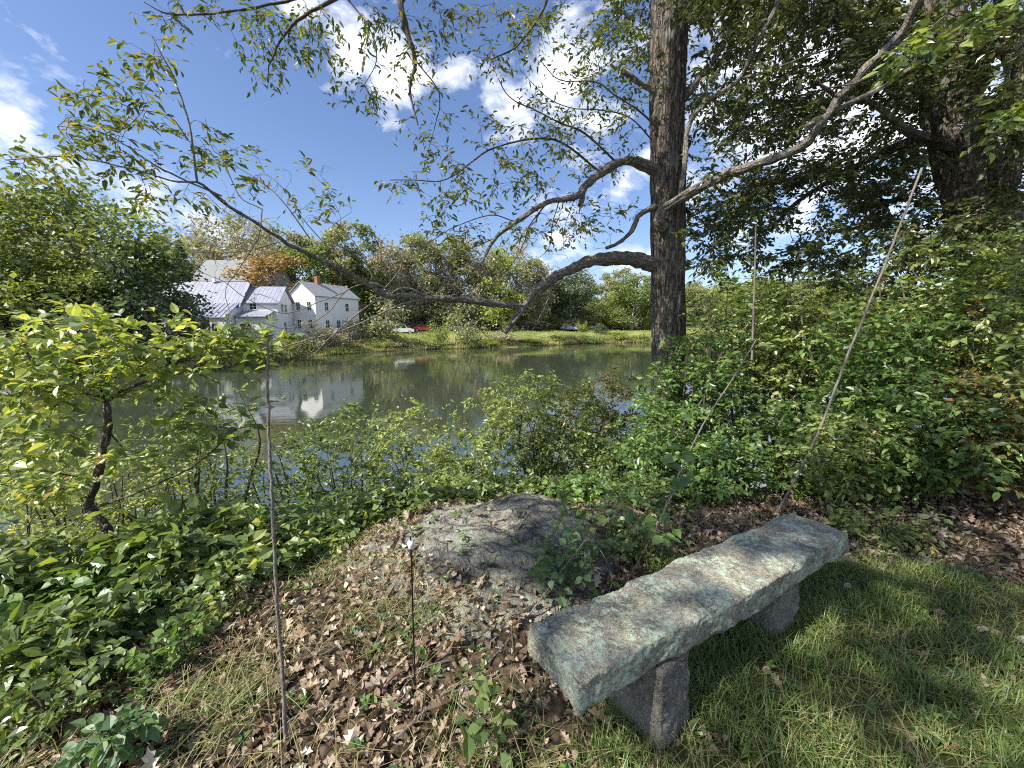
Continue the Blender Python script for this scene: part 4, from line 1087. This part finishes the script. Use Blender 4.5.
far_tree('broad','far_green',1,90,186,40,1.1,'broad leafy green tree left of the metal roofed house')
far_tree('broad','far_green',2,20,212,37,1.0,'broad green tree cut by the left edge beyond the pond')
far_tree('round','far_lime',3,50,262,35,1.6,'low light green tree on the shore at far left')
far_tree('round','far_dark',4,150,248,39,1.1,'dark green rounded tree touching the metal roofed house')
far_tree('bare','far_tan',5,40,192,46,1.2,'half bare wispy tree at far left')
far_tree('round','far_green',6,112,262,37,1.2,'bushy green tree low on the shore at left')
far_tree('round','far_dark',4,-20,270,33,1.7,'dark bushy tree on the near left shore')
far_tree('round','far_rust',8,285,256,72,1.5,'small orange brown autumn tree between the two white houses',name='maple_tree')
far_tree('spruce','far_dark',9,188,236,62,1.0,'dark pointed conifer behind the grey roofed barn',name='conifer')
far_tree('round','far_dark',10,570,272,88,1.25,'very dark round evergreen beyond the red barn',name='evergreen_tree',setback=25)
far_tree('round','far_dark',10,552,288,92,1.3,'dark evergreen left of the very dark round one',name='evergreen_tree',setback=29)
far_tree('round','far_green',11,632,277,98,1.25,'round green maple on the lawn just left of the tall trunk',name='maple_tree',setback=15)
far_tree('round','far_lime',3,655,288,100,1.3,'light green tree hidden partly by the tall trunk',setback=18)
far_tree('round','far_lime',12,612,292,112,1.2,'small bright green tree left of the round maple',setback=22)
row = [(205,218,82,'bare','far_tan',5),(232,214,84,'bare','far_olive',13),(258,222,80,'bare','far_tan',14),(300,226,86,'tall','far_olive',15),(318,236,76,'round','far_green',1),
       (345,230,84,'tall','far_olive',16),(368,228,92,'tall','far_green',17),(392,230,84,'bare','far_tan',14),(412,222,88,'tall','far_olive',15),(436,230,84,'bare','far_tan',5),
       (452,236,90,'tall','far_olive',16),(470,238,80,'bare','far_tan',14),(492,244,84,'bare','far_olive',13),(515,236,90,'bare','far_tan',5),(532,246,88,'tall','far_olive',15),
       (275,232,92,'tall','far_green',17),(330,238,98,'tall','far_dark',18),(385,240,98,'tall','far_dark',18),(425,240,100,'tall','far_green',17),(500,255,96,'round','far_lime',12),
       (545,256,100,'bare','far_tan',14),(590,270,125,'tall','far_green',17),(605,264,135,'tall','far_olive',16),(575,262,140,'bare','far_olive',13),(622,272,140,'tall','far_olive',15),
       (218,232,90,'tall','far_dark',18),(245,236,94,'tall','far_green',17),(480,262,78,'bare','far_tan',5),(455,268,76,'bare','far_tan',14),(430,262,78,'bare','far_olive',13),
       (405,268,76,'bare','far_tan',5),(360,262,74,'round','far_green',11),(338,270,74,'bare','far_olive',13),(645,276,130,'tall','far_green',17),(170,232,85,'tall','far_olive',16),
       (140,236,90,'tall','far_green',17),(520,276,84,'round','far_tan',19),(465,285,76,'round','far_lime',12),
       (100,230,95,'tall','far_olive',15),(60,232,95,'tall','far_dark',18),(15,230,95,'tall','far_olive',16),(-30,228,90,'tall','far_green',17)]
KL = {'bare': 'thin half bare tree in the wooded rise behind the houses', 'tall': 'tall leafy tree in the wooded rise behind the houses', 'round': 'rounded bushy tree at the front of the wooded rise'}
for px, ty, Y, k, lm, sd in row:
    far_tree(k, lm, sd, px, ty + rng.uniform(-5, 12), Y, {'bare': .95, 'tall': 1.0, 'round': 1.15}[k], KL[k], 'trees of the wooded rise, ' + k + ' kind', name='tree', setback=24)
for i in range(44):
    px = 672 + i * 11 + rng.uniform(-5, 5)
    Y = rng.uniform(118, 190)
    ty = 289 - 6 * math.sin((px - 660) / 70) + rng.uniform(-5, 8)
    far_tree('round' if i % 3 else 'tall', ['far_green','far_lime','far_olive'][i % 3], [1, 3, 16][i % 3], px, ty, Y, 1.5, 'green tree on the far wooded shore right of the tall trunk', 'trees of the far right shore')

# shrubs along the far shore
def far_shrub_proto(seed, leafm, dense=900):
    global rng
    k_ = rng; rng = np.random.default_rng(seed)
    root = bpy.data.objects.new('shore_shrub', None); COL.objects.link(root)
    g = Geo(); sk = []
    for i in range(7):
        a = rng.uniform(0, 6.28); P = smooth_path([[0, 0, -.2], [.3 * math.cos(a), .3 * math.sin(a), .9], [.8 * math.cos(a), .8 * math.sin(a), 1.7]], 3)
        g.tube(P, np.linspace(.04, .015, len(P)), 4); sk.append(P)
    g.build('stem', M['bark_far'], root)
    G = Geo(); T = rng.normal(0, 1, (26, 3)) * [.55, .55, .5] + [0, 0, 1.15]; T[:, 2] = np.abs(T[:, 2])
    clothe(G, np.concatenate(sk), T, .01, 4, .35, 3, .15, .4, .2, 1, 0, 'quad')
    for q in T:
        n = dense // 26; Pp = q + rng.normal(0, .22, (n, 3)); Pp[:, 2] = np.abs(Pp[:, 2])
        G.leaves(Pp, rng.normal(0, 1, (n, 3)), rng.normal(0, .5, (n, 3)) + [0, 0, 1], rng.uniform(.08, .18, n), .35, 1, 'quad')
    G.build('foliage', [M['bark_far'], M[leafm]], root); rng = k_
    return root
sprot = {k: far_shrub_proto(s, k, d) for k, s, d in (('far_lime', 31, 1500), ('far_olive', 32, 1300), ('far_green', 33, 1500), ('far_tan', 34, 900), ('far_dark', 35, 1500))}
sused = set()
def shore_shrub(px, topy, Y, w, mt, label, group=None):
    o = sprot[mt] if mt not in sused else copy_tree(sprot[mt]); sused.add(mt)
    X = xat(px, Y, -1); z0 = hz(X, Y) - .05
    H = max(at(px, topy, Y)[2] - z0, .6)
    o.location = (X, Y, z0); ww = w * Y / F / 2.4; o.scale = (ww, ww, H / 2.2); o.rotation_euler = (0, 0, rng.uniform(0, 6.28))
    tag(o, label, 'shrub', group)
def shore_Y(px, d=1.5):
    return float(np.interp(px, SH_PX, SH_D)) + d
for i in range(46):
    px = 165 + i * 11 + rng.uniform(-5, 5); Y = shore_Y(px, rng.uniform(22, 32)) if px > 360 else max(shore_Y(px, 24), 76)
    p_ = at(px, 300, Y); ty = 384 + 0
    o = None
    X = xat(px, Y, 0); z0 = hz(X, Y); H = rng.uniform(3, 5.5)
    ty = 384 - F * math.tan(math.atan((z0 + H - CAMZ) / Y) + TH)
    shore_shrub(px, ty, Y, rng.uniform(26, 40), ['far_olive','far_dark','far_tan','far_green'][int(rng.integers(0, 4))], 'undergrowth bush at the foot of the wooded rise', 'bushes at the foot of the wooded rise')
gs = 'shrubs lining the far shore'
for px, ty, d, w, mt, lab in [
        (240,318,2.5,26,'far_lime','light green shrub in front of the porch of the metal roofed house'),
        (258,332,2,24,'far_tan','pale grey shrub below the wing of the metal roofed house'),
        (382,304,4,48,'far_olive','big grey green willow bush right of the grey roofed white house'),
        (350,318,5,26,'far_tan','pale twiggy bush at the corner of the grey roofed white house'),
        (312,328,3,40,'far_olive','grey green bush in front of the gable of the grey roofed house'),
        (335,326,3,34,'far_tan','pale bush along the long side of the grey roofed house'),
        (290,334,2.5,30,'far_lime','yellow green bush between the two white houses at the water'),
        (466,312,3,40,'far_olive','big tan willow bush in the middle of the far shore'),
        (440,322,3,24,'far_lime','small yellow green bush on the lawn left of the tan willow'),
        (500,330,2,36,'far_tan','rusty low bush right of the tan willow'),
        (524,338,2,26,'far_green','low green bush below the broken limb end'),
        (508,318,16,14,'far_lime','small round clipped bush on the far lawn'),
        (582,322,14,12,'far_lime','round clipped yellow bush beside the pale car'),
        (598,324,10,18,'far_dark','dark low bush on the lawn left of the round maple'),
        (560,336,4,36,'far_green','low dark green bush at the water below the pale car'),
        (615,333,6,26,'far_green','green bush in front of the round maple'),
        (638,336,4,30,'far_lime','light bush on the shore left of the tall trunk')]:
    shore_shrub(px, ty, shore_Y(px, d), w, mt, lab)
for i in range(40):
    px = 60 + i * 15 + rng.uniform(-6, 6); d = rng.uniform(.3, 2.5)
    ys = float(np.interp(px, SH_PX, SH_Y))
    mt = ['far_olive','far_lime','far_tan','far_green'][i % 4]
    shore_shrub(px, ys - rng.uniform(7, 15) * (50 / shore_Y(px)) ** .5, shore_Y(px, d), rng.uniform(16, 30), mt, 'low waterside bush, one of many fringing the far shore', gs)
for i in range(24):
    px = 670 + i * 16 + rng.uniform(-6, 6)
    shore_shrub(px, 330 + rng.uniform(-4, 4), shore_Y(px, rng.uniform(1, 6)), rng.uniform(16, 26), ['far_green','far_lime','far_olive'][i % 3], 'waterside bush on the far right shore', 'shrubs on the far right shore')

def reeds():
    n = 42000; px = rng.uniform(-60, 1000, n)
    D = np.interp(px, SH_PX, SH_D); Y = D + rng.uniform(-1.0, 3.0, n) * (D / 60)
    X = (px - 512) / F * (Y * CT - (W - CAMZ) * ST)
    z = height(X, Y)
    d = far_edge(X, Y)
    k = (d > -1.6) & (d < 5) ; X, Y, z = X[k], Y[k], z[k]; n = len(X)
    z = np.maximum(z, W) - .05
    h = rng.uniform(.5, 1.35, n) * (.7 + .4 * np.sin(X * .6) * np.cos(Y * .5))
    A = np.stack([X, Y, z], -1)
    D_ = np.stack([rng.normal(0, .16, n), rng.normal(0, .16, n), np.ones(n)], -1)
    G = Geo(); G.leaves(A, D_, rng.normal(0, 1, (n, 3)) * [1, 1, .1], h, .035, 0, 'quad')
    tag(G.build('reeds', M['reed']), kind='stuff')
reeds()
# ragged meadow on the far bank
def meadow():
    n = 60000; px = rng.uniform(-100, 1020, n); D = np.interp(px, SH_PX, SH_D); Y = D + rng.uniform(1.5, 26, n)
    X = (px - 512) / F * (Y * CT - (W + 2 - CAMZ) * ST); z = height(X, Y)
    A = np.stack([X, Y, z - .02], -1); D_ = np.stack([rng.normal(0, .4, n), rng.normal(0, .4, n), np.ones(n)], -1)
    G = Geo(); G.leaves(A, D_, rng.normal(0, 1, (n, 3)) * [1, 1, .1], rng.uniform(.12, .4, n), .2, 0, 'quad')
    tag(G.build('meadow_grass', M['far_lime']), kind='stuff')
meadow()

# ------------------------------------------------------------------ road on the far side
def road():
    pxs = np.linspace(360, 640, 40); g = Geo(); V = []
    for px in pxs:
        Yc = shore_Y(px, 19); 
        for dd in (-2.4, 2.4):
            Y = Yc + dd; X = xat(px, Y, -.5); V.append((X, Y, max(hz(X, Yc + k) for k in (-2.4, 0, 2.4)) + .06))
    t = []
    for i in range(len(pxs) - 1):
        a = 2 * i; t += [(a, a + 2, a + 3), (a, a + 3, a + 1)]
    g.add(V, t, 0, True); tag(g.build('road', M['road']), kind='structure')
road()

# ------------------------------------------------------------------ buildings
def window(parent, x, y0, z, w, h, ax, out=-1, mull=True):
    """window in a wall: ax 'x' = wall runs along x at y=y0, outward -y; 'y' = wall runs along y at x=y0"""
    g = Geo(); f = .07; e = .05 * out
    def bx(g, a0, a1, z0, z1, d0, d1):
        lo, hi = sorted((y0 + d0, y0 + d1))
        if ax == 'x': g.box((a0, lo, z0), (a1, hi, z1))
        else: g.box((lo, a0, z0), (hi, a1, z1))
    bx(g, x - w/2 - f, x - w/2, z - f, z + h + f, -.02 * out, e); bx(g, x + w/2, x + w/2 + f, z - f, z + h + f, -.02 * out, e)
    bx(g, x - w/2, x + w/2, z + h, z + h + f, -.02 * out, e); bx(g, x - w/2, x + w/2, z - f, z, -.02 * out, e * 1.6)
    if mull: bx(g, x - w/2, x + w/2, z + h/2 - .025, z + h/2 + .025, -.02 * out, e * .9); bx(g, x - .02, x + .02, z, z + h, -.02 * out, e * .85)
    fr = g.build('window', M['trim'], parent)
    g = Geo(); bx(g, x - w/2, x + w/2, z, z + h, -.015 * out, e * .4); g.build('pane', M['glass'], fr)
def gable_walls(parent, x0, x1, y0, y1, ze, zr, axis='x', base=-3., mat='siding', name='wall'):
    """ridge runs along axis"""
    g = Geo()
    if axis == 'x':
        ym = (y0 + y1) / 2; g.prism([(y0, base), (y1, base), (y1, ze), (ym, zr), (y0, ze)], x0, x1, 0, 'x')
    else:
        xm = (x0 + x1) / 2; g.prism([(x0, base), (x1, base), (x1, ze), (xm, zr), (x0, ze)], y0, y1, 0, 'y')
    return g.build(name, M[mat], parent)
def gable_roof(parent, x0, x1, y0, y1, ze, zr, axis, mat, th=.12, ov=.35, ribs=0):
    g = Geo()
    if axis == 'x': a0, a1, b0, b1 = x0 - ov, x1 + ov, y0, y1
    else: a0, a1, b0, b1 = y0 - ov, y1 + ov, x0, x1
    bm = (b0 + b1) / 2; sl = (zr - ze) / (bm - b0); o2 = ov * .9
    for sgn in (-1, 1):
        be = bm + sgn * (bm - b0 + o2); zE = zr - sl * (bm - b0 + o2)
        prof = [(be, zE + .03), (bm, zr + .03), (bm, zr + .03 + th), (be, zE + .03 + th)]
        if sgn > 0: prof = prof[::-1]
        g.prism(prof, a0, a1, 0, 'x' if axis == 'x' else 'y')
        if ribs:
            n = int((a1 - a0) / ribs)
            for i in range(n + 1):
                a = a0 + i * (a1 - a0) / n
                pr = [(be, zE + th + .02), (bm, zr + th + .02), (bm, zr + th + .06), (be, zE + th + .06)]
                if sgn > 0: pr = pr[::-1]
                g.prism(pr, a - .035, a + .035, 0, 'x' if axis == 'x' else 'y')
    return g.build('roof', M[mat], parent)

# house 1: metal roofed farmhouse (front faces the pond)
hY = 54.0
c1 = at(206, 338, hY); z1 = c1[2]
h1_ = empty('farmhouse', (c1[0], hY, z1), 'white farmhouse with ribbed grey metal roof, porch and side wing', 'house', rz=math.radians(8)); h1_.scale = (1.06, 1, .93)
gable_walls(h1_, -6.5, 3.2, 1.8, 9, 4.6, 8.3, 'x'); gable_roof(h1_, -6.5, 3.2, 1.8, 9, 4.6, 8.3, 'x', 'metal_roof', ribs=.55)
g = Geo()     # lower front roof carried over the porch
g.prism([(-1.7, 2.85), (2.3, 5.0), (2.3, 5.13), (-1.7, 2.98)], -6.8, 3.3, 0, 'x')
for i in range(19):
    a = -6.8 + i * 10.1 / 18; g.prism([(-1.7, 2.97), (2.3, 5.12), (2.3, 5.2), (-1.7, 3.06)], a - .035, a + .035, 0, 'x')
g.build('porch_roof', M['metal_roof'], h1_)
g = Geo(); g.box((-6.6, -1.55, 2.62), (3.15, -1.4, 2.9)); g.build('fascia', M['trim'], h1_)
for x in (-6.3, -3.4, .1):
    g = Geo(); g.box((x - .13, -1.5, .1), (x + .13, -1.24, 2.62)); g.box((x - .18, -1.55, 2.45), (x + .18, -1.19, 2.615)); g.build('porch_post', M['trim'], h1_)
g = Geo(); g.box((-6.7, -1.7, -2.5), (3.1, 1.75, .12)); g.build('porch_deck', M['dark_wood'], h1_)
g = Geo(); g.box((1.4, -1.5, .13), (3.18, 1.78, 3.1)); g.prism([(-1.5, 3.1), (1.78, 3.1), (1.78, 4.75)], 3.02, 3.18, 0, 'x'); g.build('wall', M['siding'], h1_)
window(h1_, 1.9, -1.5, .9, .6, 1.1, 'x'); window(h1_, -1.2, 1.8, .9, .9, 1.3, 'x'); window(h1_, -4.6, 1.8, .9, .9, 1.3, 'x')
window(h1_, .1, 3.18, .9, .7, 1.1, 'y', 1)
g = Geo(); g.box((.1, 1.74, .13), (1.05, 1.79, 2.2)); d_ = g.build('door', M['dark_wood'], h1_)
g = Geo(); g.box((-1.1, 5.0, 8.35), (-.75, 5.4, 9.3)); g.build('vent_pipe', M['trim'], h1_)
# wing
gable_walls(h1_, 3.25, 7.6, 3.0, 8.6, 5.3, 7.7, 'x'); gable_roof(h1_, 3.55, 7.6, 3.0, 8.6, 5.3, 7.7, 'x', 'metal_roof', ribs=.5)
g = Geo(); g.box((3.3, .8, -2), (6.9, 2.95, 3.0)); g.build('wall', M['siding'], h1_)
g = Geo(); g.prism([(.4, 3.02), (3.0, 3.9), (3.0, 4.0), (.4, 3.12)], 3.25, 7.2, 0, 'x'); g.build('roof', M['metal_roof'], h1_)
window(h1_, 4.4, .8, 1.1, 1.3, .9, 'x'); window(h1_, 4.6, 3.0, 4.2, .8, .9, 'x'); window(h1_, 5.8, 7.6, 3.9, .7, 1.1, 'y', 1); window(h1_, 4.6, 7.6, 3.9, .7, 1.1, 'y', 1); window(h1_, 5.2, 7.6, 1.0, .8, 1.2, 'y', 1)
# barn behind
bY = 72.0; cb = at(236, 330, bY)
b_ = empty('barn', (cb[0], bY, cb[2]), 'plain building with wide grey roof rising behind the metal roofed farmhouse', 'barn', rz=math.radians(4))
gable_walls(b_, -6.5, 6.2, 0, 10, 8.6, 12.6, 'x'); gable_roof(b_, -6.5, 6.2, 0, 10, 8.6, 12.6, 'x', 'shingle_warm')
for x in (-4, 0, 4): window(b_, x, 0, 5.5, .9, 1.3, 'x')
# house 2
h2Y = 64.0; c2 = at(299, 336, h2Y)
h2_ = empty('white_house', (c2[0] - 1.2, h2Y, c2[2]), 'white two storey gabled house with grey roof and brick chimney', 'house', rz=math.radians(72)); h2_.scale = (.93, .93, .93)
gable_walls(h2_, 0, 10.6, -5.6, 0, 6.7, 8.9, 'x'); gable_roof(h2_, 0, 10.6, -5.6, 0, 6.7, 8.9, 'x', 'shingle', ov=.3)
for yy, zz in ((-4.3, 4.3), (-2.0, 4.3), (-4.3, 1.4), (-2.0, 1.4)): window(h2_, yy, 0, zz, .8, 1.35, 'y', -1)
for xx, zz in ((2.4, 4.3), (7.4, 4.3), (2.4, 1.3), (5.0, 1.3), (8.4, 1.3)): window(h2_, xx, -5.6, zz, .8, 1.35, 'x')
g = Geo(); g.box((3.4, -3.1, 8.3), (4.0, -2.5, 10.1)); g.box((3.33, -3.17, 9.9), (4.07, -2.43, 10.13)); g.build('chimney', M['brick'], h2_)
# red barn far off with an open shed
rY = 112.0; cr_ = at(545, 331, rY)
rb = empty('red_barn', (cr_[0], rY, cr_[2]), 'small red building with pale roof beyond the far lawn', 'barn', rz=math.radians(-12))
gable_walls(rb, -4.5, 0, 0, 5, 2.6, 4.2, 'x', mat='red_paint'); gable_roof(rb, -4.5, 0, 0, 5, 2.6, 4.2, 'x', 'shingle')
g = Geo(); g.box((.1, .3, -2), (5.5, 4, 2.0)); g.build('wall', M['dark_wood'], rb)
g = Geo(); g.prism([(-.2, 2.02), (4.4, 2.7), (4.4, 2.8), (-.2, 2.12)], .05, 5.9, 0, 'x'); g.build('roof', M['trim'], rb)
g = Geo(); g.box((-3, -.06, 0), (-1.2, -.01, 2.1)); g.build('door', M['trim'], rb)
window(rb, 1.5, .3, .6, .9, .9, 'x'); window(rb, 4.0, .3, .6, .9, .9, 'x')
# pale barn at the far left edge and across the water on the right
lY = 46.0; cl_ = at(2, 328, lY)
lh = empty('shed', (cl_[0] - 2.5, lY, cl_[2]), 'pale roofed shed cut by the left edge behind the trees', 'shed', rz=.1)
gable_walls(lh, -3, 3, 0, 4, 2.4, 3.9, 'x'); gable_roof(lh, -3, 3, 0, 4, 2.4, 3.9, 'x', 'metal_roof', ribs=.5); window(lh, 1, 0, .8, .8, 1, 'x')
wY = 125.0; cw = at(862, 326, wY)

# ------------------------------------------------------------------ cars
def car(px, py, Y, paint, label, rz, van=False):
    p = at(px, py, Y); z0 = hz(p[0], Y) + .05
    r = empty('parked_car', (p[0], Y, z0), label, 'car', 'cars parked beyond the pond', rz)
    g = Geo(); hL = 2.2
    prof = [(-hL, .35), (hL, .35), (hL, .75), (hL - .5, .9), (hL - 1.1, .98), (-hL + .15, 1.02), (-hL, .85)] if not van else [(-hL, .35), (hL, .35), (hL, .9), (hL - .7, 1.1), (-hL, 1.15)]
    g.prism(prof, -.85, .85); g.build('body', M[paint], r)
    g = Geo(); top = 1.45 if not van else 2.0
    g.prism([(-hL + .4, 1.0), (hL - 1.2, .97), (hL - 1.9, top), (-hL + .9 if not van else -hL + .1, top)], -.72, .72); g.build('roof', M[paint], r)
    for s in (-1, 1):
        g = Geo(); y = s * .722
        g.prism([(-hL + .75, 1.06), (hL - 1.42, 1.04), (hL - 1.92, top - .1), (-hL + 1.0, top - .1)], min(y, y + s * .01), max(y, y + s * .01)); g.build('window', M['glass'], r)
    for sx in (-1.35, 1.35):
        for s in (-1, 1):
            g = Geo(); g.tube([[sx, s * .70, .33], [sx, s * .9, .33]], .33, 14); wh = g.build('wheel', M['rubber'], r)
            g = Geo(); g.tube([[sx, s * .88, .33], [sx, s * .91, .33]], .18, 10); g.build('rim', M['car_white'], wh)
car(403,334,shore_Y(403,15),'car_white','white van parked beside the grey willow bush beyond the pond',.3,True)
car(424,330,shore_Y(424,19),'car_red','red car parked behind the bare twigs beyond the pond',.1)
car(568,331,shore_Y(568,20),'car_blue','pale blue car parked on the road beyond the far lawn',.05)

# boulders by the porch
def rock(px, py, Y, r, label):
    p = at(px, py, Y); z0 = hz(p[0], Y)
    v, t = rough_block(r * 2, r * 1.5, r * 1.2, 14, 12, 10, r * .12, r * .5, px * .1)
    g = Geo(); g.add(v, t, 0, True); o = g.build('boulder', M['boulder']); o.location = (p[0], Y, z0 + r * .35); tag(o, label, 'boulder')
rock(206, 342, 50, .8, 'large pale boulder in front of the farmhouse porch')
rock(222, 344, 49.5, .5, 'smaller pale boulder right of the large one by the farmhouse porch')
# a few loose stones and bones of bark in the litter
def stick(pts, r, label):
    P = smooth_path(np.array([[x, y, float(top_z(x, y)[0]) + .02] for x, y in pts]), 5); g = Geo(); g.tube(P, np.linspace(r, r * .5, len(P)), 6)
    o = g.build('fallen_twig', M['cane'], None, loc=P[0]); tag(o, label, 'twig')
stick([(-.45, 1.3), (-.3, 1.5), (-.2, 1.55), (0, 1.8)], .008, 'crooked fallen twig lying in the leaf litter left of the stake')
stick([(-.05, 1.25), (.1, 1.15), (.3, 1.1)], .006, 'fallen twig lying in the grass at the near bench end')

for k_ in range(16):
    x_, y_ = rng.uniform(-1.4, .1), rng.uniform(1.0, 2.1); a_ = rng.uniform(0, 6.28); l_ = rng.uniform(.06, .16)
    P = np.array([[x_ + l_ * f * math.cos(a_ + .4 * f), y_ + l_ * f * math.sin(a_ + .4 * f), 0] for f in (-1, -.3, .4, 1)])
    P[:, 2] = top_z(P[:, 0], P[:, 1])[0] + rng.uniform(.02, .035)
    g = Geo(); g.tube(smooth_path(P, 3), .0035, 5); o = g.build('fallen_twig', M['cane'], None, loc=P[0])
    tag(o, 'short thin dry twig among the fallen leaves left of the bench', 'twig', 'dry twigs scattered in the leaf litter')
